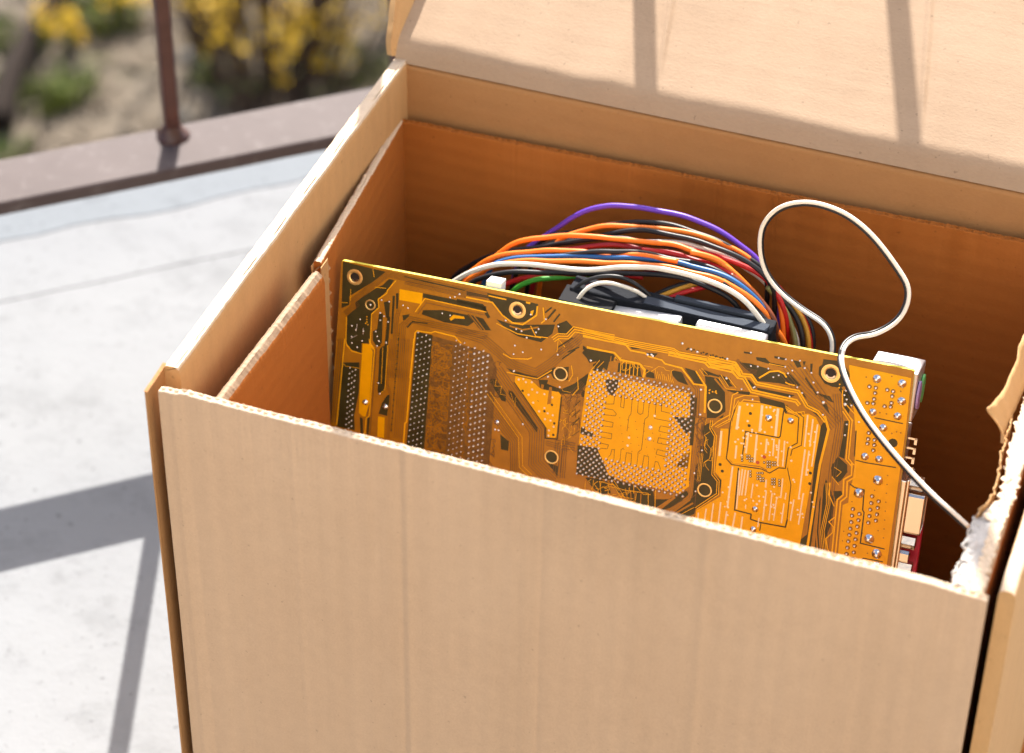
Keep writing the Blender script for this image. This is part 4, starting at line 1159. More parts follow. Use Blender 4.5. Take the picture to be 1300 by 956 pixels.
PCB = {'B': pcb('mask_over_traces', (.36, .150, .011), .26, .12, .4), 'D': pcb('bare_laminate', (.046, .038, .013), .32, .25, .3), 'D2': pcb('fine_routing', (.165, .075, .012), .36, .35, sc=420),
       'G': pcb('mask_over_copper', (.78, .365, .002), .26, .08, .28), 'L': pcb('trace_copper', (.84, .40, .010), .26, .1, .28), 'K': pcb('trace_gap', (.125, .052, .010), .35),
       'T': mat('tinned_strip', (.82, .64, .42), .35, .25), 'V': mat('via_tin', (.80, .68, .52), .3, .4), 'S': mat('solder', (.84, .78, .71), .26, .6), 'P': mat('red_fleck', (.45, .06, .02), .5)}
EDGE = mat('laminate_edge', (.62, .56, .045), .5)
SOLDER = mat('solder_joint', (.78, .76, .74), .2, 1.0); RINGM = mat('plated_ring', (.86, .60, .22), .3, .7); HOLE = mat('hole_dark', (.012, .007, .004), .7)
PAINT_METAL = mat('rail_paint', (.14, .075, .068), .66, spec=.16); t = NT(PAINT_METAL); co = t.coord()
f = t.noise(co, 90, 5, .65); g = t.noise(co, 18, 4, .6)
t.l(t.mix(t.ramp(f, [(.55, (0,)*3), (.68, (1,)*3)]), t.ramp(g, [(.3, (.060, .045, .044)), (.7, (.080, .062, .061))]), (.10, .083, .081)), t.b.inputs['Base Color'])
t.l(t.bump(f, .3, .0008), t.b.inputs['Normal'])
BAR_PAINT = mat('bar_paint', (.115, .042, .036), .42); t = NT(BAR_PAINT); co = t.coord(); f = t.noise(co, 60, 4, .6)
t.l(t.ramp(f, [(.3, (.044, .017, .014)), (.7, (.074, .029, .024))]), t.b.inputs['Base Color']); t.l(t.bump(f, .3, .001), t.b.inputs['Normal'])
def concrete(name, base, stain=.75):
    m = mat(name, base, .95, spec=.06); t = NT(m); co = t.coord(); b = Vector(base)
    g = t.noise(co, 3.5, 6, .65); f = t.noise(co, 45, 6, .7); s = t.noise(co, 11, 5, .7, .8); p = t.noise(co, 240, 2, .5); st = t.noise(t.coord((1, 1.3, 1), (0, 0, R(-40))), 14, 8, .74)
    c = t.ramp(g, [(.3, tuple(b*.93)), (.7, tuple(b*1.04))])
    c = t.mix(t.ramp(st, [(.50, (0,)*3), (.70, (.9,)*3)]), c, tuple(b*stain))
    c = t.mix(t.ramp(f, [(.57, (0,)*3), (.68, (.7,)*3)]), c, tuple(b*.74))
    c = t.mix(t.ramp(p, [(.66, (0,)*3), (.72, (.7,)*3)]), c, tuple(b*.55))
    t.l(c, t.b.inputs['Base Color']); t.l(t.bump(f, .35, .002, t.bump(p, .3, .0008)), t.b.inputs['Normal']); return m
CONC = concrete('pale_concrete', (.208, .216, .225), .74); STRIP = concrete('grey_edge_paint', (.168, .184, .200), .92)
GAP = mat('joint_dirt', (.06, .056, .05), .9)

H, W, D = .28, .305, .2305
# ================================================================ the setting
E_ = Vector((.755, .656, 0)).normalized(); NN = Vector((-E_.y, E_.x, 0)); RA = Vector((-.2301, .2687, 0)); RZ = .122
def rail(s, n, z=0): q = RA+E_*s+NN*n; return Vector((q.x, q.y, z))
# floor: a slab with a broken cement joint running beside the edge
JN = .0808                                            # joint distance from the rail's front edge
def slab(name, n0, n1, jit0, jit1, z, material, th=.12, seed=0):
    m = MB(); top = []; N = 220
    for i in range(N+1):
        s = -2.2+4.6*i/N
        d0 = jit0*nz(s*23, seed, 1)+jit0*.6*nz(s*90, seed, 2); d1 = jit1*nz(s*23, seed+7, 1)+jit1*.6*nz(s*90, seed+7, 2)
        top.append([rail(s, n0+d0, z-th), rail(s, n0+d0, z), rail(s, n1+d1, z), rail(s, n1+d1, z-th)])
    m.loft(top); return tag(m.build(name, material), kind='structure')
slab('balcony_floor', -3.2, JN-.00022, 0, .0022, 0, CONC, seed=3)
slab('balcony_floor_border', JN+.00022, .200, .0022, 0, .0003, CONC, .12, seed=10)
slab('joint_bed', JN-.02, JN+.02, 0, 0, -.003, GAP, .03)
slab('edge_strip', .135, .199, .006, 0, .0007, STRIP, .0004, seed=21)
PLASTER = concrete('house_plaster', (.52, .50, .47), .95)
m = MB(); rings = []
for s in (-3.5, -1.5, .5, 2.5, 4.5): rings.append([rail(s, -1.95, -2.2), rail(s, -1.95, 3.2), rail(s, -2.25, 3.2), rail(s, -2.25, -2.2)])
m.loft(rings); tag(m.build('house_wall', PLASTER), kind='structure')      # the house the balcony belongs to, behind the photographer
# railing: flat bottom bar, square pickets, hand rail
rl = empty('railing', rail(0, .019, 0)); tag(rl, 'brown painted metal railing with square bars standing on a flat bottom rail', 'railing')
def loc(o): o.matrix_parent_inverse = Matrix.Translation(-Vector(o.parent.location)); return o
m = MB(); rings = []
for i in range(161):
    s = -1.9+4.0*i/160; w = .0003*nz(s*30, 5)
    rings.append([rail(s, w, RZ-.0074), rail(s, w-.0002, RZ-.0008), rail(s, .0008+w, RZ+.0001*nz(s*60)), rail(s, .0372, RZ), rail(s, .038, RZ-.0008), rail(s, .038, RZ-.0074)])
m.loft(rings); loc(m.build('bottom_rail', PAINT_METAL, rl))
m = MB()
for i in range(2):
    pass
rings = []
for s in (-1.9, 2.1): rings.append([rail(s, .008, 1.02), rail(s, .052, 1.02), rail(s, .052, 1.032), rail(s, .046, 1.038), rail(s, .014, 1.038), rail(s, .008, 1.032)])
m.loft(rings); loc(m.build('hand_rail', BAR_PAINT, rl))
P0 = .0957
for k, s in enumerate([-.575, -.46, -.345, -.23, -.115, 0, .123, .245, .3565, .47, .585, .70, .81, .92]):
    m = MB(); c = rail(P0+s, .0285); hw = .0039; rings = []
    for z in (RZ-.001, .35, .7, 1.021):
        q = [c+E_*(a*hw*.86)+NN*(b*hw*.86) if False else c+E_*a+NN*b for a, b in ((-hw, -hw*.75), (-hw*.75, -hw), (hw*.75, -hw), (hw, -hw*.75), (hw, hw*.75), (hw*.75, hw), (-hw*.75, hw), (-hw, hw*.75))]
        rings.append([Vector((v.x, v.y, z)) for v in q])
    m.loft(rings); b = loc(m.build('bar', BAR_PAINT, rl))
    m = MB(); rings = []                               # weld bead at the foot
    for j, (rr, z) in enumerate(((.0092, -.0002), (.0080, .0014), (.0062, .0032), (.0048, .0060), (.0040, .008))):
        rings.append([c+E_*(math.cos(a)*rr*(1+.4*nz(a*2, k, j*.4)))+NN*(math.sin(a)*rr*(1+.4*nz(a*2+5, k, j*.4)))+Vector((0, 0, RZ+z)) for a in [2*math.pi*i/14 for i in range(14)]])
    m.loft(rings); w = m.build('weld', BAR_PAINT, b, smooth=True)
# brackets that carry the bottom rail on the slab, outside the frame
for s in (-1.2, -.62, 1.05, 1.7):
    m = MB(); q = rail(s, .019)
    m.box((q.x-.006, q.y-.006, .002), (q.x+.006, q.y+.006, RZ-.005)); loc(m.build('foot', BAR_PAINT, rl))

# yard below the balcony ------------------------------------------------
GZ = -2.0
YARD = mat('yard_soil', (.3, .25, .18), .95, spec=.1); t = NT(YARD); co = t.coord()
a = t.noise(co, 1.6, 5, .6); b = t.noise(co, 9, 6, .7); c = t.noise(co, 5, 4, .6, .5)
col = t.ramp(a, [(.3, (.10, .078, .055)), (.5, (.150, .125, .096)), (.72, (.19, .165, .135))])
col = t.mix(t.ramp(b, [(.45, (0,)*3), (.75, (.8,)*3)]), col, (.08, .058, .038))
col = t.mix(t.ramp(c, [(.60, (0,)*3), (.74, (.75,)*3)]), col, (.10, .105, .04))
t.l(col, t.b.inputs['Base Color']); t.l(t.bump(b, 1, .05), t.b.inputs['Normal'])
def gz(x, y): return GZ+.05*nz(x*1.3, y*1.3)+.02*nz(x*5, y*5, 3)
m = MB(); P = []
xs = [-90, -40, -15, -6]+[-4.5+.06*i for i in range(75)]+[1, 4, 15, 40, 90]
ys = [-60, -20, -4, 0]+[1.8+.06*i for i in range(60)]+[6, 9, 18, 45, 120]
for x in xs: P.append([(x, y, gz(x, y) if -6 <= x <= 1 and 1 < y < 6 else GZ) for y in ys])
m.quadgrid(P); tag(m.build('ground', YARD, smooth=True), kind='structure')
LITTER = mat('dry_leaves', (.40, .32, .22), .9); t = NT(LITTER)
oi = t.n('ShaderNodeTexCoord'); q = t.noise(oi.outputs['Object'], 17, 2, .5)
t.l(t.ramp(q, [(.3, (.09, .062, .038)), (.45, (.185, .155, .115)), (.6, (.125, .095, .062)), (.72, (.23, .205, .17))]), t.b.inputs['Base Color'])
m = MB()
for i in range(5200):
    x, y = rnd.uniform(-3.4, -.3), rnd.uniform(2.0, 5.2); z = gz(x, y)+.004; s = rnd.uniform(.010, .028)
    M = Matrix.Translation((x, y, z)) @ Matrix.Rotation(rnd.uniform(0, 6.3), 4, 'Z') @ Matrix.Rotation(rnd.gauss(0, .45), 4, 'X') @ Matrix.Rotation(rnd.gauss(0, .45), 4, 'Y')
    b0 = len(m.v)
    for p in ((-s, 0, 0), (-.2*s, -.45*s, .15*s), (s, 0, 0), (-.1*s, .45*s, .15*s)): m.v.append(tuple(M @ Vector(p)))
    m.face((b0, b0+1, b0+2)); m.face((b0, b0+2, b0+3))
tag(m.build('leaf_litter', LITTER), 'dry brown leaves scattered over the yard soil', 'leaves', kind='stuff')
GRASS = mat('grass_blades', (.17, .20, .05), .6)
def tuft(x, y, r, n, h, label):
    m = MB(); z0 = gz(x, y)-.01; o = (x, y, z0)
    for i in range(n):
        a = rnd.uniform(0, 6.3); d = r*math.sqrt(rnd.random()); px, py = d*math.cos(a), d*math.sin(a)
        hh = h*.7*rnd.uniform(.5, 1.1); lean = Vector((math.cos(a), math.sin(a), 0))*hh*rnd.uniform(.2, .8); w = rnd.uniform(.004, .009)
        sd = Vector((-math.sin(a+rnd.gauss(0, .6)), math.cos(a), 0))*w; b = Vector((px, py, 0))
        i0 = len(m.v); m.v += [tuple(b-sd), tuple(b+sd), tuple(b+lean*.4+sd*.8+Vector((0, 0, hh*.65))), tuple(b+lean*.4-sd*.8+Vector((0, 0, hh*.65))), tuple(b+lean+Vector((0, 0, hh)))]
        m.face((i0, i0+1, i0+2, i0+3)); m.face((i0+3, i0+2, i0+4))
    ob = m.build('grass_tuft', GRASS); ob.location = o
    tag(ob, label, 'grass', 'green tufts in the yard')
ROCK = mat('field_stone', (.13, .12, .105), .9, spec=.1)
for x, y, r, n, h, lb in ((-1.976, 3.22, .055, 90, .07, 'green grass tuft in open soil left of the railing bar'), (-2.01, 3.16, .06, 90, .06, 'pale green tuft nearest the rail at left'),
        (-2.20, 3.34, .07, 90, .07, 'green tuft beside the upper end of the dark diagonal'), (-1.717, 3.33, .035, 50, .05, 'small bright green tuft just right of the railing bar'), (-2.10, 3.15, .06, 90, .06, 'green tuft at the lower end of the dark diagonal'),
        (-1.99, 2.95, .06, 90, .06, 'green tuft at the far left just above the rail'), (-1.46, 3.47, .08, 110, .05, 'low green tuft between the shrub and the carton lid'), (-2.02, 3.47, .07, 110, .09, 'green tuft among the yellow flowers at top left')):
    tuft(x, y, r, n, h, lb)
BARK = mat('dark_bark', (.022, .016, .013), .95, spec=.1); TWIG = mat('twig_bark', (.065, .040, .026), .85)
PETAL = mat('yellow_petals', (.82, .52, .012), .55, spec=.2); LEAF = mat('young_leaves', (.16, .20, .04), .6)
m = MB(); pts = spline([(-2.03, 3.02, GZ+.02), (-2.085, 3.18, GZ+.035), (-2.13, 3.36, GZ+.03), (-2.15, 3.53, GZ+.04), (-2.20, 3.75, GZ+.03)], 6)
m.tube(pts, [.030-.0007*i for i in range(len(pts))], 10)
br = m.build('dark_branch_form', BARK, smooth=True)  # dark tube with twigs drawn along a dark diagonal band
for a, b in (((-2.13, 3.36, GZ+.03), (-2.03, 3.46, GZ+.06)), ((-2.16, 3.6, GZ+.03), (-2.25, 3.68, GZ+.06))):
    m = MB(); m.tube(spline([a, ((a[0]+b[0])/2, (a[1]+b[1])/2+.01, a[2]+.03), b], 4), [.011-.001*i for i in range(9)], 8); m.build('side_twig', BARK, br, smooth=True)
tag(br, 'dark branch-shaped diagonal across the yard soil at top left', 'branch')
def blossoms(m, c, n, sp, s):
    for i in range(n):
        q = Vector(c)+Vector((rnd.gauss(0, sp), rnd.gauss(0, sp), rnd.gauss(0, sp)))
        M = Matrix.Translation(q) @ Matrix.Rotation(rnd.uniform(0, 6.3), 4, 'Z') @ Matrix.Rotation(rnd.uniform(-1.2, 1.2), 4, 'X')
        for k in range(4):
            a = k*math.pi/2; i0 = len(m.v)
            for rr, da, z in ((.1, 0, 0), (.6, -.42, .25), (1, 0, .45), (.6, .42, .25)): m.v.append(tuple(M @ Vector((s*rr*math.cos(a+da), s*rr*math.sin(a+da), s*z))))
            m.face((i0, i0+1, i0+2, i0+3))
def shrub(base, n, hmax, spread, bloom0, ncl, label, rad=.009, foot=.05):
    root = empty('flowering_shrub', base); st = MB(); fl = MB(); lf = MB()
    for i in range(n):
        a = rnd.uniform(0, 6.3); s = spread*math.sqrt(rnd.random()); h = hmax*rnd.uniform(.55, 1)
        b = Vector((math.cos(a)*foot*rnd.random(), math.sin(a)*foot*rnd.random(), -.02)); e = Vector((math.cos(a)*s, math.sin(a)*s, h))
        mid = b.lerp(e, .5)+Vector((rnd.gauss(0, .03), rnd.gauss(0, .03), .04)); P = spline([b, mid, e], 6)
        st.tube(P, [rad*(1-.07*k) for k in range(len(P))], 6)
        for k in range(ncl):
            t_ = rnd.uniform(.15, 1); q = P[min(len(P)-1, int(t_*(len(P)-1)))]
            if q.z > bloom0: blossoms(fl, q, rnd.randint(2, 4), .012, rnd.uniform(.009, .014))
            elif rnd.random() < .25: blossoms(lf, q, 2, .02, .015)
    st.build('stems', TWIG, root, smooth=True); fl.build('blossoms', PETAL, root); lf.build('leaves', LEAF, root)
    tag(root, label, 'shrub', 'yellow flowering shrubs in the yard'); return root
shrub((-1.575, 3.34, gz(-1.575, 3.34)), 64, .75, .36, .11, 7, 'yellow forsythia shrub with dark stems between the railing bar and the lid', .0065, .15)
shrub((-1.40, 3.80, gz(-1.4, 3.8)), 34, .7, .36, .10, 8, 'yellow forsythia shrub half hidden behind the carton lid')
sh = shrub((-1.78, 3.46, gz(-1.78, 3.46)), 16, .6, .30, 9.0, 3, 'bare twiggy shrub with dark stems just right of the railing bar', .006, .06)
for ch in list(sh.children):
    if ch.name.startswith('blossoms'): bpy.data.objects.remove(ch)
sh['group'] = 'shrubs in the yard'; sh.name = 'bare_shrub'
def clump(x, y, n, label):
    root = empty('yellow_flower', (x, y, gz(x, y))); st = MB(); fl = MB()
    for i in range(n):
        a = rnd.uniform(0, 6.3); e = Vector((math.cos(a)*.045*rnd.random(), math.sin(a)*.045*rnd.random(), rnd.uniform(.04, .10)))
        st.tube([Vector((0, 0, -.01)), e*.5+Vector((0, 0, .01)), e], .003, 5); blossoms(fl, e, 3, .008, .013)
    st.build('stem', LEAF, root); fl.build('blossoms', PETAL, root); tag(root, label, 'flower', 'yellow flowers on the yard soil')
for x, y, n, lb in ((-2.06, 3.36, 9, 'small yellow flower clump beside the dark diagonal'), (-2.10, 3.33, 6, 'lowest yellow flower clump by the dark diagonal'), (-2.00, 3.50, 14, 'large yellow flower clump at the top left edge of the yard'), (-2.13, 3.50, 5, 'yellow flower clump at the upper end of the dark diagonal'), (-1.93, 3.55, 8, 'yellow flower clump just left of the railing bar top')):
    clump(x, y, n, lb)
for x, y, s, lb in ((-1.80, 3.40, .028, 'pale stone between railing bar and shrub stems'), (-1.72, 3.19, .03, 'pale stone lying just above the bottom rail'), (-1.66, 3.30, .026, 'grey stone at the left foot of the shrub')):
    m = MB(); z = gz(x, y); rings = []
    for j in range(1, 6):
        ph = math.pi*j/6; rings.append([(x+s*math.sin(ph)*math.cos(a)*(1+.25*nz(a, j, x*9)), y+s*math.sin(ph)*math.sin(a)*(1+.25*nz(a, j, y*9)), z+s*.5*math.cos(ph)) for a in [2*math.pi*k/10 for k in range(10)]])
    m.loft(rings); tag(m.build('stone', ROCK, smooth=True), lb, 'stone', 'stones in the yard')

# ================================================================ the carton
bx = empty('cardboard_box', (W/2, D/2, 0)); tag(bx, 'open brown corrugated cardboard carton with a back hinged lid, holding old computer parts', 'box')
def bl(o): o.matrix_parent_inverse = Matrix.Translation(-Vector(bx.location)); return o
def wall(name, A, B, inn, zb, zt, th, material, N=200, round_=.35, groove=.5, gdep=.0012, ragged=.0005, bulge=.0008, seed=0, lean=0, parent=bx, cut=True, creases=(), fluted=0):
    """A sheet wall from A to B (xy); inn = unit vector to the inside; the top edge is crushed and split."""
    A, B, inn = Vector((*A, 0)), Vector((*B, 0)), Vector((*inn, 0)); L = (B-A).length; rings = []
    for i in range(N+1):
        f = i/N; s = f*L; zt_ = (zt(f) if callable(zt) else zt)+ragged*(.55*nz(s*40, seed)+.6*nz(s*230, seed+3)+.7*nz(s*760, seed+6)); t_ = th*(1+.06*nz(s*42, seed+9)); base = A.lerp(B, f)-inn*sum(am*.6*math.exp(-((s-x_)/w_)**2) for x_, w_, am in creases)
        g = max(0, nz(s*70, seed+5)*1.5+.15)*gdep; j1 = .0002*nz(s*160, seed+11); j2 = .0002*nz(s*160, seed+17)
        rr = round_*th; sec = []; ph = math.sin(2*math.pi*s/.0058+1.5*nz(s*60, seed)); fd = fluted*min(1, max(0, .45+1.3*nz(s*38, seed+21)))
        for z in (zb, zb+(zt_-zb)*.3, zb+(zt_-zb)*.6, zb+(zt_-zb)*.85, zt_-rr*1.6): sec.append((bulge*nz(s*9, z*14, seed)+j1*.3, z))
        sec += [(rr*.25+j1, zt_-rr*.6), (rr*.8+j1, zt_-rr*.12), *((( t_*.22, zt_-.0001), (t_*.30, zt_-fd*max(0, ph)), (t_*.52+t_*.14*ph, zt_-.0003), (t_*.70, zt_-fd*max(0, -ph)), (t_*.80, zt_-.0001)) if fluted else ((t_*groove-.0007, zt_-rr*.02), (t_*groove-.0002, zt_-g), (t_*groove, zt_-g), (t_*groove+.0002, zt_-g), (t_*groove+.0007, zt_-.0001))), (t_-rr*.8+j2, zt_-rr*.12), (t_-rr*.25+j2, zt_-rr*.6)]
        for z in (zt_-rr*1.6, zb+(zt_-zb)*.85, zb+(zt_-zb)*.6, zb+(zt_-zb)*.3, zb): sec.append((t_*.2+th*.8+bulge*nz(s*9, z*14, seed+.5), z))
        rings.append([base+inn*(o+lean*(z-zb))+Vector((0, 0, z)) for o, z in sec])
    m = MB(); m.loft(rings); n_ = len(rings[0])
    if cut:
        for q in range(N):
            for k in range(5, 13): m.m[q*n_+k] = 1
    o = m.build(name, material if isinstance(material, list) else [material, PALE_RIM] if cut else material, parent, smooth=True, auto=50)
    return bl(o) if parent is bx else o
wall('front_panel', (.0026, 0), (W-.0024, 0), (0, 1), .003, lambda f: H-.0006-.0035*max(0, f-.93)/.07*.4-.0012*max(0, .03-f)/.03, .0034, CARD_V, 900, .16, .55, .0016, .00042, .0007, 1, creases=((.0055, .0016, .0006), (.0105, .0018, -.0005), (.052, .0016, .00035), (.093, .0013, -.00045), (.0955, .0013, .0003), (.140, .0018, .0003), (.146, .0012, -.0003), (.205, .0016, .0003), (.262, .002, -.0003)), fluted=.0022)
wall('outer_ply', (-.0018, -.0018), (-.0018, .0140), (1, 0), .003, lambda f: H-.0018+.0012*f, .0007, CARD_B, 20, .2, .5, 0, .0004, .0004, 22, cut=False)
wall('side_panel', (-.0018, .0125), (-.0018, D+.002), (1, 0), .003, lambda f: H+.001*f, .0070, CARD_S, 220, .30, .80, .003, .0005, .0006, 2)
wall('side_panel', (W+.0060, .0060), (W+.0060, D+.002), (-1, 0), .003, lambda f: H-.001+.001*f, .0058, CARD_S, 220, .32, .5, .0006, .0006, .0006, 3)
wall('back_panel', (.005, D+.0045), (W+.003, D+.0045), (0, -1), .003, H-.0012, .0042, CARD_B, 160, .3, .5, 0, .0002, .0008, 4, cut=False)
m = MB(); m.box((0, .001, .0005), (W+.008, D+.004, .0035)); bl(m.build('bottom_panel', CARD_H, bx))
# liner panels folded inside
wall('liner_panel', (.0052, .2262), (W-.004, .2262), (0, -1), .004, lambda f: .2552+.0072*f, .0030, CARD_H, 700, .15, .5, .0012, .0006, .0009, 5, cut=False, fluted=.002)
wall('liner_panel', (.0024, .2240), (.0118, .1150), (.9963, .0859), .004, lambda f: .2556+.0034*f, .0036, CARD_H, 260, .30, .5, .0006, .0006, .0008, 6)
wall('liner_panel', (.0145, .0046), (.0168, .1010), (.9997, -.0239), .004, lambda f: .2664-.001*f, .0062, [CARD_H, CARD_L], 160, .46, .5, 0, .0006, .0006, 7)  # top takes the paler lid tone to read as sunlit
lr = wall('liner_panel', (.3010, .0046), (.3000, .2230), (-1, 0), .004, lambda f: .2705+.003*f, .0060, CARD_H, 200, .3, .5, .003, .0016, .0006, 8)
# raw cut end of the left liner: two facing papers with the wavy medium between them
m = MB(); ce = Vector((.0119, .1140, 0)); cd = Vector((.9963, .0859, 0)); N = 150; P1 = []; P2 = []
for i in range(N+1):
    z = .05+.2065*i/N; o = .0019+.00155*(2/math.pi)*math.asin(math.sin(z*2*math.pi/.0064))
    q = ce+cd*o; P1.append((q.x, q.y-.0005, z)); P2.append((q.x+.0006, q.y+.008, z))
m.quadgrid([P1, P2]); fo = bl(m.build('flute_edge', FLUTE, bx)); s = fo.modifiers.new('s', 'SOLIDIFY'); s.thickness = .00035
for o in (0, .0038):
    m = MB(); a = ce+cd*o; rings = []
    for i in range(61):
        z = .05+.207*i/60; w = .0003*nz(z*200, o*900); rings.append([(a.x-.0002+w, a.y-.0007, z), (a.x+.0002+w, a.y-.0007, z), (a.x+.0002, a.y+.006, z), (a.x-.0002, a.y+.006, z)])
    m.loft(rings); bl(m.build('facing_edge', CARD_S, bx))
# lid: bends over the hinge and lies back
TH0, TH1 = 66, 23
def lid_profile():
    pts = []; y, z = D+.0008, H-.0004; s = 0; ds = .0011
    while s < .275:
        k = min(1, max(0, (s-.0035)/.0095)); k = k*k*(3-2*k); th = R(TH0+(TH1-TH0)*k); pts.append((s, y, z, th)); y += ds*math.cos(th); z += ds*math.sin(th); s += ds
        if s > .04: ds = .0035
    return pts
LP_ = lid_profile()
def lid_pt(x, k, off=0):
    s, y, z, th = LP_[k]
    h = .0011*nz(x*22, s*9)+.0005*nz(x*70, s*16, 4)
    wob = .0022*nz(x*13, 2)+.0010*nz(x*60, 8)
    fade = min(1, s/.012)
    for cx, sl, am in ((.1105, -.17, .0013), (.2205, -.20, .0014)):      # two pressed crease lines running back
        d = x-(cx+sl*(s-.03)); h += am*math.exp(-(d/.0011)**2)*min(1, max(0, (s-.015)/.02))
    h = h*fade+off
    return Vector((x, y-math.sin(th)*h+wob*fade*math.cos(th)*(1 if s < .05 else max(0, 1-(s-.05)/.05)), z+math.cos(th)*h))
m = MB(); NX = 460; x0, x1 = -.0005, W+.0075
top = [[lid_pt(x0+(x1-x0)*i/NX, k) for k in range(len(LP_))] for i in range(NX+1)]
bot = [[lid_pt(x0+(x1-x0)*i/NX, k, -.0034) for k in range(len(LP_))] for i in range(NX+1)]
a = m.quadgrid(top); b = m.quadgrid(bot); nk = len(LP_)
for k in range(nk-1): m.face((a+k, a+k+1, b+k+1, b+k)); m.face((a+NX*nk+k, b+NX*nk+k, b+NX*nk+k+1, a+NX*nk+k+1))
for i in range(NX): m.face((a+i*nk+nk-1, a+(i+1)*nk+nk-1, b+(i+1)*nk+nk-1, b+i*nk+nk-1)); m.face((a+i*nk, b+i*nk, b+(i+1)*nk, a+(i+1)*nk))
lid = bl(m.build('lid', CARD_L, bx, smooth=True, auto=60))
def sub(o): return o
# side flaps of the lid
for sgn, xe in ((-1, -.0005), (1, W+.0075)):
    m = MB(); rows = [[], []]
    for k in range(2, len(LP_)):
        s, y, z, th = LP_[k]; w = (.0012+.36*s if s < .07 else .0264+.05*(s-.07))+.0006*nz(s*120, sgn); a_ = R(30)
        e = Vector((xe, y, z)); d = Vector((sgn*math.sin(a_), -math.sin(th)*math.cos(a_), math.cos(th)*math.cos(a_))); nrm = Vector((sgn*math.cos(a_), math.sin(th)*math.sin(a_), -math.cos(th)*math.sin(a_)))
        for r_, off in ((0, 0), (1, .0032)):
            rows[r_].append([e+d*(w*f/6)+nrm*(off+.0006*nz(s*30, f, sgn)) for f in range(7)])
    a = m.quadgrid(rows[0]); b = m.quadgrid(rows[1]); nk2 = len(rows[0])
    for k in range(nk2-1): m.face((a+k*7+6, a+(k+1)*7+6, b+(k+1)*7+6, b+k*7+6)); m.face((a+k*7, b+k*7, b+(k+1)*7, a+(k+1)*7))
    for f in range(6): m.face((a+f, b+f, b+f+1, a+f+1)); m.face((a+(nk2-1)*7+f, a+(nk2-1)*7+f+1, b+(nk2-1)*7+f+1, b+(nk2-1)*7+f))
    sub(m.build('side_flap', CARD_S, lid, smooth=True, auto=50))
# torn corner on the right: ripped facing flap and exposed white paper
def crumple(name, corners, nu, nv, amp, material, seed, th=.0006, ragged=.0):
    a, b, c, d = [Vector(q) for q in corners]; P = []
    for i in range(nu+1):
        row = []
        for j in range(nv+1):
            u, v = i/nu, j/nv; q = a.lerp(b, u).lerp(d.lerp(c, u), v)
            e = Vector((nz(q.x*120, q.y*120, q.z*120+seed), nz(q.x*120+9, q.y*120, q.z*120+seed), nz(q.x*120, q.y*120+7, q.z*120+seed)))*amp
            e += Vector((nz(q.x*600, q.y*600, seed), nz(q.x*600, q.y*600, seed+3), nz(q.x*600, q.y*600, seed+6)))*amp*.28
            if ragged and (j in (0, nv) or i in (0, nu)): e += Vector((nz(u*31, v*31, seed), nz(u*31+4, v*31, seed), nz(u*31, v*31+5, seed)))*ragged
            row.append(q+e)
        P.append(row)
    m = MB(); m.quadgrid(P); o = bl(m.build(name, material, bx)); s = o.modifiers.new('s', 'SOLIDIFY'); s.thickness = th; return o
RIB_L = [[0.2927, 0.1372, 0.2735], [0.2915, 0.1197, 0.2735], [0.2911, 0.0992, 0.2735], [0.2916, 0.0815, 0.2735], [0.293, 0.0652, 0.2735], [0.2928, 0.0555, 0.2735], [0.2899, 0.0458, 0.2735], [0.2896, 0.036, 0.2735], [0.2904, 0.0259, 0.2735], [0.2895, 0.0145, 0.2735], [0.2926, 0.0097, 0.2735], [0.2961, 0.007, 0.2735]]
RIB_R = [[0.3019, 0.1092, 0.2755], [0.3013, 0.0919, 0.2755], [0.3007, 0.0767, 0.2755], [0.3001, 0.0646, 0.2755], [0.3, 0.0524, 0.2755], [0.2997, 0.0459, 0.2755], [0.2993, 0.0386, 0.2755], [0.2994, 0.0303, 0.2755], [0.2995, 0.0222, 0.2755], [0.2996, 0.0117, 0.2755], [0.2998, 0.007, 0.2755], [0.2994, 0.0041, 0.2755]]
FO = [[0.2901, 0.0863, 0.2728], [0.2883, 0.0888, 0.2762], [0.2857, 0.0878, 0.2806], [0.2825, 0.0862, 0.286], [0.2827, 0.0894, 0.286], [0.284, 0.0962, 0.2844], [0.2852, 0.1048, 0.2832], [0.2854, 0.1106, 0.2835], [0.286, 0.1179, 0.2833], [0.2858, 0.1238, 0.2842], [0.2854, 0.128, 0.2853], [0.2857, 0.1335, 0.2853], [0.2863, 0.1384, 0.2849], [0.2872, 0.1462, 0.2842], [0.2884, 0.1555, 0.2829]]
FB = [[0.2904, 0.0866, 0.2724], [0.2904, 0.0893, 0.2727], [0.2906, 0.0923, 0.2726], [0.2909, 0.0966, 0.2726], [0.2911, 0.0999, 0.2726], [0.2912, 0.1034, 0.2728], [0.2913, 0.107, 0.273], [0.2916, 0.1114, 0.2729], [0.2918, 0.1158, 0.2729], [0.2921, 0.1202, 0.2729], [0.2924, 0.1247, 0.2729], [0.2927, 0.1302, 0.2728], [0.2931, 0.1358, 0.2728], [0.2936, 0.1426, 0.2727], [0.2942, 0.1516, 0.2725]]
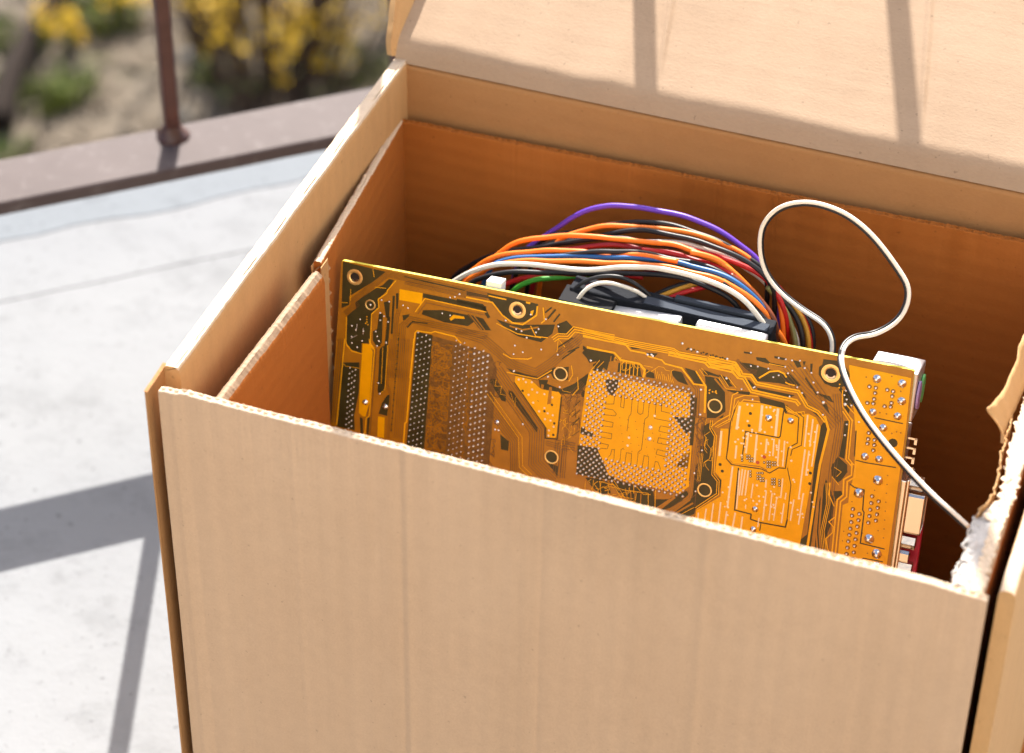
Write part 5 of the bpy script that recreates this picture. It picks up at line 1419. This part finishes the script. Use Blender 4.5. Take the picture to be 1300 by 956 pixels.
def ribbon(name, Lp, Rp, nv, amp, material, seed, zdrop=0, th=.0006, fray=.0012):
    Ls, Rs = spline(Lp, 22), spline(Rp, 22); P = []
    for i in range(len(Ls)):
        a, b_ = Vector(Ls[i]), Vector(Rs[i]); row = []
        for k in range(nv+1):
            v = k/nv; q = a.lerp(b_, v); q.z -= zdrop*(1-v)**2
            q += Vector((nz(q.y*260, v*3, seed), nz(q.y*260, v*3, seed+4), nz(q.y*230, v*4, seed+8)))*amp
            if k in (0, nv): q += Vector((nz(q.y*420, seed)-.2, nz(q.y*420, seed+2), nz(q.y*420, seed+5)))*fray*1.5
            elif k in (1, nv-1): q += Vector((nz(q.y*500, seed), 0, nz(q.y*500, seed+5)))*fray*.7
            row.append(q)
        P.append(row)
    m = MB(); m.quadgrid(P); o = bl(m.build(name, material, bx)); s = o.modifiers.new('s', 'SOLIDIFY'); s.thickness = th; return o
def up_(P, dx=0, dz=0): return [(x+dx, y, z+dz) for x, y, z in P]
o = ribbon('torn_paper', RIB_L[5:], RIB_R[5:], 7, .0011, PAPER, 3, .003); tag(o, 'torn white paper layer exposed at the right corner')
ribbon('torn_paper', [(x+.0006, y, .2500) for x, y, z in RIB_L[5:]], up_(RIB_L[5:], 0, -.0028), 8, .0010, PAPER, 6)
ribbon('torn_paper', up_(RIB_L[:7], .0022, .0004), up_(RIB_R[:7], 0, .0008), 6, .0006, PALE_RIM, 9, .001)
ribbon('torn_facing', [(x+.0005, y, .2560) for x, y, z in RIB_L[2:7]], up_(RIB_L[2:7], .0004, .0002), 5, .0005, CARD_S, 14, 0, .0005, .0008)
ribbon('torn_facing', up_(RIB_R[3:], -.0030, .0012), up_(RIB_R[3:], .0010, .0016), 4, .0007, PALE_RIM, 17, 0, .0006, .0010)
Pf = []
FOs, FBs = spline(FO, 5), spline(FB, 5)
for r_ in range(7):
    v = r_/6; Pf.append([Vector(FBs[i]).lerp(Vector(FOs[i]), v)+Vector((.0016*math.sin(math.pi*v*.5)*v+.0004*nz(i*.22, v*2, 5), .0003*nz(i*.3, v*2, 8), .0003*nz(i*.5, v, 2))) for i in range(len(FBs))])
m = MB(); m.quadgrid(Pf); o = bl(m.build('torn_flap', CARD_S, bx, smooth=True)); tag(o, 'ripped brown facing standing up and leaning inward on the right'); s = o.modifiers.new('s', 'SOLIDIFY'); s.thickness = .0006

# ================================================================ the circuit board
ex, nb, up = Vector((0.99927568, 0.01015931, 0.03667297)), Vector((8.57585215e-04, 0.957448069, -0.288604332)), Vector((-0.03804448, 0.28842674, 0.95674586))
board = empty('motherboard'); BT = Vector((0.01665, 0.13002, 0.25))
board.matrix_world = Matrix(((ex.x, nb.x, up.x, BT.x), (ex.y, nb.y, up.y, BT.y), (ex.z, nb.z, up.z, BT.z), (0, 0, 0, 1)))
tag(board, 'orange computer circuit board leaning upright in the carton with its soldered side forward', 'circuit board')
def b3(u, v, h=0): return (u*.001, -h*.001, -v*.001)             # mm on the board, h = height above the solder side
m = MB(); oc = [(.7, .2), (233.2, -.3), (237.6, 238), (-2.6, 238)]
rc = []
for i, (u, v) in enumerate(oc):                                     # rounded corners
    p_, n_ = Vector(oc[i-1]), Vector(oc[(i+1) % 4]); c_ = Vector((u, v))
    for d in ((p_-c_).normalized()*1.0, ((p_-c_).normalized()+(n_-c_).normalized())*.3, (n_-c_).normalized()*1.0): rc.append(c_+d)
f = [m.vert(b3(q.x, q.y, 0)) for q in rc]; g = [m.vert(b3(q.x, q.y, -1.6)) for q in rc]
m.face(f, 0); m.face(g[::-1], 1)
for i in range(len(rc)): j = (i+1) % len(rc); m.face((f[i], f[j], g[j], g[i]), 2)
m.build('laminate', [PCB['B'], PCB['D'], EDGE], board)
LAY = {'D2': .025, 'D': .05, 'B': .085, 'G': .07, 'L': .12, 'K': .10, 'T': .16, 'V': .15, 'S': .15, 'P': .16}
flat = {}
def fb(k): return flat.setdefault(k, MB())
npour = 0
for k, pts in POLYS:
    if k == 'G':
        mm = MB(); mm.face([mm.vert(b3(u, v, LAY[k]+.004*npour)) for u, v in pts]); npour += 1
        mm.build('copper_pour', PCB['G'], board); continue
    hh = LAY[k] + (.04 if k == 'D' and 105 < pts[0][0] < 152 and pts[0][1] < 75 and pts[0][1] > 24 else 0)
    mm = fb(k); mm.face([mm.vert(b3(u, v, hh+.0015*(len(mm.f) % 12))) for u, v in pts])
def strip(mm, pts, w, h):
    P = [Vector(q) for q in pts]; A = []; B = []
    for i, q in enumerate(P):
        ds = []
        if i > 0: ds.append((q-P[i-1]).normalized())
        if i < len(P)-1: ds.append((P[i+1]-q).normalized())
        n = Vector((0, 0))
        for d in ds: n += Vector((-d.y, d.x))
        if n.length < 1e-6: n = Vector((-ds[0].y, ds[0].x))
        n.normalize(); k = 1/max(.6, n.dot(Vector((-ds[0].y, ds[0].x)))); o = n*(w/2*k)
        A.append(mm.vert(b3(q.x+o.x, q.y+o.y, h))); B.append(mm.vert(b3(q.x-o.x, q.y-o.y, h)))
    for i in range(len(P)-1): mm.face((A[i], A[i+1], B[i+1], B[i]))
LH = dict(LAY); LH['D'] = .14; LH['B'] = .10
for i, (k, w, pts) in enumerate(LINES): strip(fb('line_'+k), pts, w, LH[k]+.0008*(i % 20))
# finely meandering routing that the camera only just resolves
r2 = random.Random(5)
def meander(u0, v0, u1, v1, n, k, w, step=1.3, horiz=.7):
    for i in range(n):
        q = Vector((r2.uniform(u0, u1), r2.uniform(v0, v1))); d = Vector((1, 0)) if r2.random() < horiz else Vector((0, 1)); d *= r2.choice((-1, 1)); pts = [tuple(q)]
        for s in range(r2.randint(2, 6)):
            d2 = d if r2.random() < .5 else Matrix.Rotation(r2.choice((-1, 1))*math.pi/4, 2) @ d
            q = q+d2*step*r2.uniform(.5, 2); q = Vector((min(u1, max(u0, q.x)), min(v1, max(v0, q.y)))); pts.append(tuple(q))
        pp = [pts[0]]
        for z in pts[1:]:
            if (Vector(z)-Vector(pp[-1])).length > .2: pp.append(z)
        if len(pp) > 1: strip(fb('line_'+k), pp, w, LH[k]-.012+.0006*(i % 16))
meander(41.5, 27, 50, 78, 220, 'B', .26); meander(41.5, 27, 50, 78, 130, 'K', .22); meander(57, 28, 60, 78, 40, 'B', .25, horiz=.4)
meander(66, 30, 71, 78, 36, 'K', .3, 1.0, .5); meander(97, 36, 105, 62, 16, 'K', .25, 1.0, .6); meander(97, 36, 105, 62, 16, 'L', .14, 1.0, .5)
meander(110, 72, 132, 80, 30, 'L', .18, 1.2, .4); meander(152, 36, 156, 78, 30, 'K', .3, 2, .1); meander(156, 36, 160, 60, 10, 'L', .16, 1.5, .2)

meander(116, 18, 146, 23, 16, 'L', .2, 1.2, .2);  
NAMES = {'D': 'bare_laminate_area', 'D2': 'routing_area', 'B': 'trace_area', 'L': 'label_trace'}
for k, mm in flat.items():
    kk = k.replace('line_', '')
    nm = {'D': 'laminate_gap', 'D2': 'fine_routing', 'B': 'masked_trace', 'L': 'copper_trace', 'K': 'trace_gap', 'T': 'tinned_strip'}.get(kk, 'mark')
    tag(mm.build(nm, PCB[kk], board), kind='stuff')
# dots: vias and tiny solder points
dm = {}
def disc(mm, u, v, r, h, n=8):
    mm.face([mm.vert(b3(u+r*math.cos(2*math.pi*k/n), v+r*math.sin(2*math.pi*k/n), h)) for k in range(n)])
def dome(mm, u, v, r, hgt, h0=.1, n=8, rings=3, dx=0):
    base = None
    for j in range(rings):
        a = (math.pi/2)*j/rings; b = len(mm.v)
        for k in range(n): mm.v.append(b3(u+r*math.cos(a)*math.cos(2*math.pi*k/n), v+r*math.cos(a)*math.sin(2*math.pi*k/n), h0+hgt*math.sin(a)))
        if base is not None:
            for k in range(n): mm.face((base+k, base+(k+1) % n, b+(k+1) % n, b+k))
        base = b
    t_ = mm.vert(b3(u, v, h0+hgt))
    for k in range(n): mm.face((base+k, base+(k+1) % n, t_))
for i, (k, r, u, v) in enumerate(DOTS):
    mm = dm.setdefault(k, MB())
    if k == 'S': dome(mm, u, v, r, r*.7, .1, 8, 2)
    else: disc(mm, u, v, r, (.17 if k in 'VP' else .145)+.001*(i % 9), 10)
for k, mm in dm.items(): tag(mm.build({'S': 'solder_dots', 'V': 'via_dots', 'D': 'drill_dots', 'B': 'mask_dots', 'L': 'copper_dots', 'P': 'flux_dots'}[k], PCB[k], board, smooth=(k == 'S')), kind='stuff')
# rows of socket pins
def lerp2(c, a, b):
    p0 = Vector(c[0]).lerp(Vector(c[1]), a); p1 = Vector(c[3]).lerp(Vector(c[2]), a); return p0.lerp(p1, b)
mm = MB(); shades = MB()
for i in range(37):
    for j in range(37):
        if (i+j) % 2 or (7 <= i <= 28 and 8 <= j <= 28): continue
        if (i < 2 and j < 1) or (i > 35 and j < 2): continue
        q = lerp2(CPU, i/36, j/36); dome(mm, q.x+r2.gauss(0, .04), q.y+r2.gauss(0, .04), .50*r2.uniform(.9, 1.1), .9, .13, 8, 3); disc(shades, q.x+.17, q.y+.20, .60, .126+.0004*((i*5+j) % 9), 10)  # offset dark disc paints a shade crescent beside each pin
tag(mm.build('processor_socket_pins', PCB['S'], board, smooth=True), kind='stuff'); tag(shades.build('pin_shade_discs', PCB['K'], board), kind='stuff')
for u0, v0, u1, v1, w, r, nc in BANDS:
    mm = MB(); L = math.hypot(u1-u0, v1-v0)*1.15; n = int(L/2.54)
    for c in range(nc):
        for k in range(n*1):
            f = (k*2.54+(1.27 if c % 2 else 0)+r2.gauss(0, .06))/math.hypot(u1-u0, v1-v0); o = (c-(nc-1)/2)*w/nc
            dome(mm, u0+(u1-u0)*f+o+r2.gauss(0, .06), v0+(v1-v0)*f+o*.15, r*r2.uniform(.70, .98), r*1.9, .1, 8, 3)
    tag(mm.build('connector_pins', PCB['S'], board, smooth=True), kind='stuff')
# mounting holes and cooler holes
def annulus(mm, u, v, ro, ri, h, n=36):
    A = [mm.vert(b3(u+ro*math.cos(2*math.pi*k/n), v+ro*math.sin(2*math.pi*k/n), h)) for k in range(n)]
    M_ = [mm.vert(b3(u+(ro+ri)/2*math.cos(2*math.pi*k/n), v+(ro+ri)/2*math.sin(2*math.pi*k/n), h+.12)) for k in range(n)]
    B = [mm.vert(b3(u+ri*math.cos(2*math.pi*k/n), v+ri*math.sin(2*math.pi*k/n), h)) for k in range(n)]
    C = [mm.vert(b3(u+ri*math.cos(2*math.pi*k/n), v+ri*math.sin(2*math.pi*k/n), -.0+h-.05)) for k in range(n)]
    for k in range(n):
        j = (k+1) % n; mm.face((A[k], A[j], M_[j], M_[k])); mm.face((M_[k], M_[j], B[j], B[k])); mm.face((B[k], B[j], C[j], C[k]))
for kind, ro, ri, u, v in RINGS:
    mm = MB(); annulus(mm, u, v, ro, ri, .17); rg = mm.build('mounting_ring' if kind == 'mount' else 'hole_ring', RINGM, board, smooth=True)
    mm = MB()
    if kind == 'mount':
        disc(mm, u, v, ri+.05, .165, 24); mm.build('hole', HOLE, rg)
        mm = MB(); n = 24                                   # flat bright arc drawn as the lit part of the inner wall
        for k in range(8):
            a0, a1 = R(20+k*17), R(20+(k+1)*17)
            mm.face([mm.vert(b3(u+rr*math.cos(a), v+rr*math.sin(a), .19)) for rr, a in ((ri, a0), (ri, a1), (ri*.72, a1), (ri*.72, a0))])
        mm.build('barrel_glint', SOLDER, rg)
    else:
        disc(mm, u, v, ri+.05, .165, 24); mm.build('hole', PCB['D'], rg)
        if ro < 2.5:
            mm = MB(); dome(mm, u, v, .55, .4, .18); mm.build('solder_point', SOLDER, rg, smooth=True)
for u, v in PADS:
    mm = MB(); annulus(mm, u, v, .86, .55, .16, 16); pd = mm.build('pin_pad', RINGM if False else PCB['K'], board)
    mm = MB(); dome(mm, u, v, .66, .95, .17, 12, 4); mm.build('pin', SOLDER, pd, smooth=True)
for u, v, r in JOINTS:
    mm = MB(); n = 18; prof = ((1.0, 0), (.96, .18), (.78, .42), (.55, .62), (.42, .95), (.34, 1.15), (.15, 1.25)); prev = None; sx, sy = r2.uniform(-.12, .12), r2.uniform(-.12, .12)
    for a, hh in prof:
        b = len(mm.v)
        for k in range(n):
            an = 2*math.pi*k/n; rr = r*a*(1+.07*nz(an*1.5, u)); mm.v.append(b3(u+rr*math.cos(an)+sx*hh*r, v+rr*math.sin(an)+sy*hh*r, .15+hh*r*.62))
        if prev is not None:
            for k in range(n): mm.face((prev+k, prev+(k+1) % n, b+(k+1) % n, b+k))
        prev = b
    mm.face([prev+k for k in range(n)]); mm.build('solder_joint', SOLDER, board, smooth=True)
# connectors on the far side of the board
SHELL = mat('nickel_shell', (.66, .62, .56), .26, 1.0); t = NT(SHELL); t.l(t.bump(t.noise(t.coord(), 300, 3), .15, .0004), t.b.inputs['Normal'])
WHITEP = mat('white_plastic', (.78, .77, .74), .45); GREYM = mat('zinc_plate', (.62, .63, .66), .38, .85)
GREENP = mat('green_plastic', (.10, .42, .12), .45); PURP = mat('violet_plastic', (.30, .20, .42), .45); MAG = mat('magenta_plastic', (.50, .03, .10), .45); BLK = mat('black_plastic', (.013, .013, .015), .8, spec=.12)
def bb(mm, u0, u1, v0, v1, y0, y1, mt=0): mm.box((u0*.001, y0*.001, -v1*.001), (u1*.001, y1*.001, -v0*.001), mt)
mm = MB(); bb(mm, 216, 234.6, 1.5, 21.5, 1.7, 17.5); ps = mm.build('keyboard_mouse_port', GREYM, board, bevel=.0005)
for y, M_ in ((5.6, PURP), (13.2, GREENP)):
    mm = MB(); n = 22; c = (234.7, 11.5)
    mm.face([mm.vert((c[0]*.001+.0002, y*.001+.0034*math.cos(2*math.pi*k/n), -c[1]*.001+.0044*math.sin(2*math.pi*k/n)*1.3)) for k in range(n)])
    o = mm.build('socket', M_, ps); s = o.modifiers.new('s', 'SOLIDIFY'); s.thickness = .0008; s.offset = 1
mm = MB(); bb(mm, 217, 233.2, 27, 43, 1.7, 15); usb = mm.build('usb_port', GREYM, board, bevel=.0004)
for k in range(4):
    mm = MB(); bb(mm, 234.0, 237.5, 28+k*4, 28.7+k*4, 2.5, 3.2); bb(mm, 236.6, 237.6, 28+k*4, 30.6+k*4, 2.5, 3.1); mm.build('spring_clip', SHELL, usb)
mm = MB(); bb(mm, 236.0, 237.2, 45.5, 92, 2.2, 14.5); bb(mm, 226, 236.0, 46, 92, 2.0, 12); fl = mm.build('video_port', SHELL, board, bevel=.0004)
def dshell(mm, v0, v1, y0, y1, u0, u1, tp=1.5):
    rr = []
    for u, i_ in ((u0, 0), (u1, 0), (u1, .7), (u1-3, .7)):
        loop = []
        for (v, y) in ((v0+i_+1, y0+i_), (v1-i_-1, y0+i_), (v1-i_, y0+i_+1), (v1-i_-tp, y1-i_-1), (v1-i_-tp-1, y1-i_), (v0+i_+tp+1, y1-i_), (v0+i_+tp, y1-i_-1), (v0+i_, y0+i_+1)): loop.append((u*.001, y*.001, -v*.001))
        rr.append(loop)
    mm.loft(rr)
mm = MB(); dshell(mm, 51.5, 68.5, 3.2, 11.8, 237.2, 243.6); mm.build('connector_shell', SHELL, fl, bevel=.0005)
for v in (47.8, 72.6, 84.0):
    mm = MB(); n = 6; rr = [[((237.2 if a == 0 else 242.2)*.001, (6.2+2.9*math.cos(math.pi*k/3))*.001, -(v+2.9*math.sin(math.pi*k/3))*.001) for k in range(n)] for a in (0, 1)]
    mm.loft(rr); mm.build('screw_post', SHELL, fl)
mm = MB(); dshell(mm, 76.0, 81.0, 3.4, 9, 237.2, 240.5); mm.build('connector_shell', SHELL, fl)
mm = MB(); bb(mm, 224, 243.0, 57, 150, 14.6, 17.6); mm.build('parallel_port', MAG, board, bevel=.0005)
mm = MB(); bb(mm, 224, 243.8, 93, 150, 2.2, 14.5); mm.build('serial_port', SHELL, board, bevel=.0004)
mm = MB(); bb(mm, 61.3, 67.6, -2.2, 24, 2.2, 8.5); mm.build('memory_latch', WHITEP, board, bevel=.0004)
mm = MB(); bb(mm, 30, 66, 26, 150, 1.7, 12); mm.build('memory_slot', BLK, board, bevel=.0004)
mm = MB(); bb(mm, 103, 153, 22, 74, 1.7, 9); mm.build('processor_socket', WHITEP, board, bevel=.0005)

# ================================================================ the drive behind the board
DRV = empty('disk_drive', (.15, .16, 0)); tag(DRV, 'silver and black disk drive standing behind the circuit board', 'disk drive')
def dl(o, par=DRV): o.matrix_parent_inverse = Matrix.Translation(-Vector(DRV.location)); return o
ALU = mat('cast_aluminium', (.58, .58, .58), .5, .5); CASE = mat('black_case', (.016, .018, .023), .85, spec=.12); t = NT(CASE); t.l(t.bump(t.noise(t.coord(), 500, 2), .5, .0005), t.b.inputs['Normal'])
LBL = mat('grey_cover', (.045, .054, .07), .85, 0, .15)
m = MB(); m.loft([[(x, .1395, .10), (x, .1395, z), (x, .1525, z+.0004), (x, .1525, .10)] for x, z in ((.112, .2395), (.1535, .2432), (.1537, .2380), (.1598, .2380), (.160, .2434), (.1885, .2438))]); dl(m.build('body', ALU, DRV, bevel=.0006))
m = MB(); m.box((.106, .1526, .105), (.1895, .1618, .2443)); cv = dl(m.build('cover', CASE, DRV, bevel=.0007))
m = MB(); m.box((.137, .1530, .2444), (.1875, .1575, .2449)); dl(m.build('bezel', LBL, DRV))
m = MB(); m.box((.148, .1585, .2444), (.182, .1614, .2462)); dl(m.build('plate', LBL, DRV, bevel=.0004))
m = MB(); m.box((.104, .1450, .2380), (.126, .1560, .2432)); dl(m.build('connector_block', BLK, DRV, bevel=.0004))

# ================================================================ wires
WC = {'purple': (.12, .045, .42), 'orange': (.75, .17, .012), 'blue': (.020, .11, .30), 'white': (.74, .68, .57), 'black': (.012, .012, .014), 'red': (.42, .012, .012), 'green': (.05, .32, .03), 'darkred': (.25, .010, .014),
      'grey': (.50, .47, .41), 'yellow': (.60, .30, .03), 'olive': (.17, .18, .06), 'brown': (.16, .04, .015), 'pink': (.42, .16, .16)}
WM = {k: mat('wire_'+k, c, .42, spec=.32) for k, c in WC.items()}
har = empty('wire_bundle', (.13, .178, .2)); tag(har, 'thick bundle of coloured power wires arching behind the circuit board', 'wires')
lead = empty('drive_lead', (.15, .165, .2)); tag(lead, 'yellow, red and black leads running back from the drive', 'wires')
thin = empty('thin_lead', (.12, .152, .2)); tag(thin, 'small arch of thin white, pink and black leads above the drive', 'wires')
for i, (c, r, pts, lb) in enumerate(WIRES):
    m = MB(); sp = spline(pts, 7)
    for it in range(14): sp = [sp[0]]+[sp[k]*.5+(sp[k-1]+sp[k+1])*.25 for k in range(1, len(sp)-1)]+[sp[-1]]
    sp = [q+Vector((nz(q.x*60, q.z*60, i), nz(q.x*60, q.z*60, i+40), nz(q.x*75, q.y*60, i+80)))*.0007 for q in sp]
    m.tube(sp, r, 10)
    par = har if i < NB1 else lead if i < NB2 else thin
    o = m.build('wire', WM[c], par, smooth=True); o.matrix_parent_inverse = Matrix.Translation(-Vector(par.location)); o['label'] = lb
cab = empty('loop_cable', LOOP[0]); tag(cab, 'loose white and black twin cable looping over the board to the torn corner', 'cable')
cp = spline(LOOP, 8)
for it in range(8): cp = [cp[0]]+[cp[k]*.5+(cp[k-1]+cp[k+1])*.25 for k in range(1, len(cp)-1)]+[cp[-1]]
A_, B_ = [], []
for i, q in enumerate(cp):
    t_ = (cp[min(i+1, len(cp)-1)]-cp[max(i-1, 0)]).normalized(); sd = t_.cross(-cf).normalized(); f = i/len(cp)
    tw = (1.0 if f < .1 else .75)*(1 if f > .02 else 1); o = (sd*.62+cf*.45*1)
    A_.append(q-o*.00045); B_.append(q+o*.00095)
for P, c, lb in ((A_, 'white', 'white core'), (B_, 'black', 'black core')):
    m = MB(); m.tube(P, .00082, 10); o = m.build('core', WM[c], cab, smooth=True); o.matrix_parent_inverse = Matrix.Translation(-Vector(cab.location)); o['label'] = lb
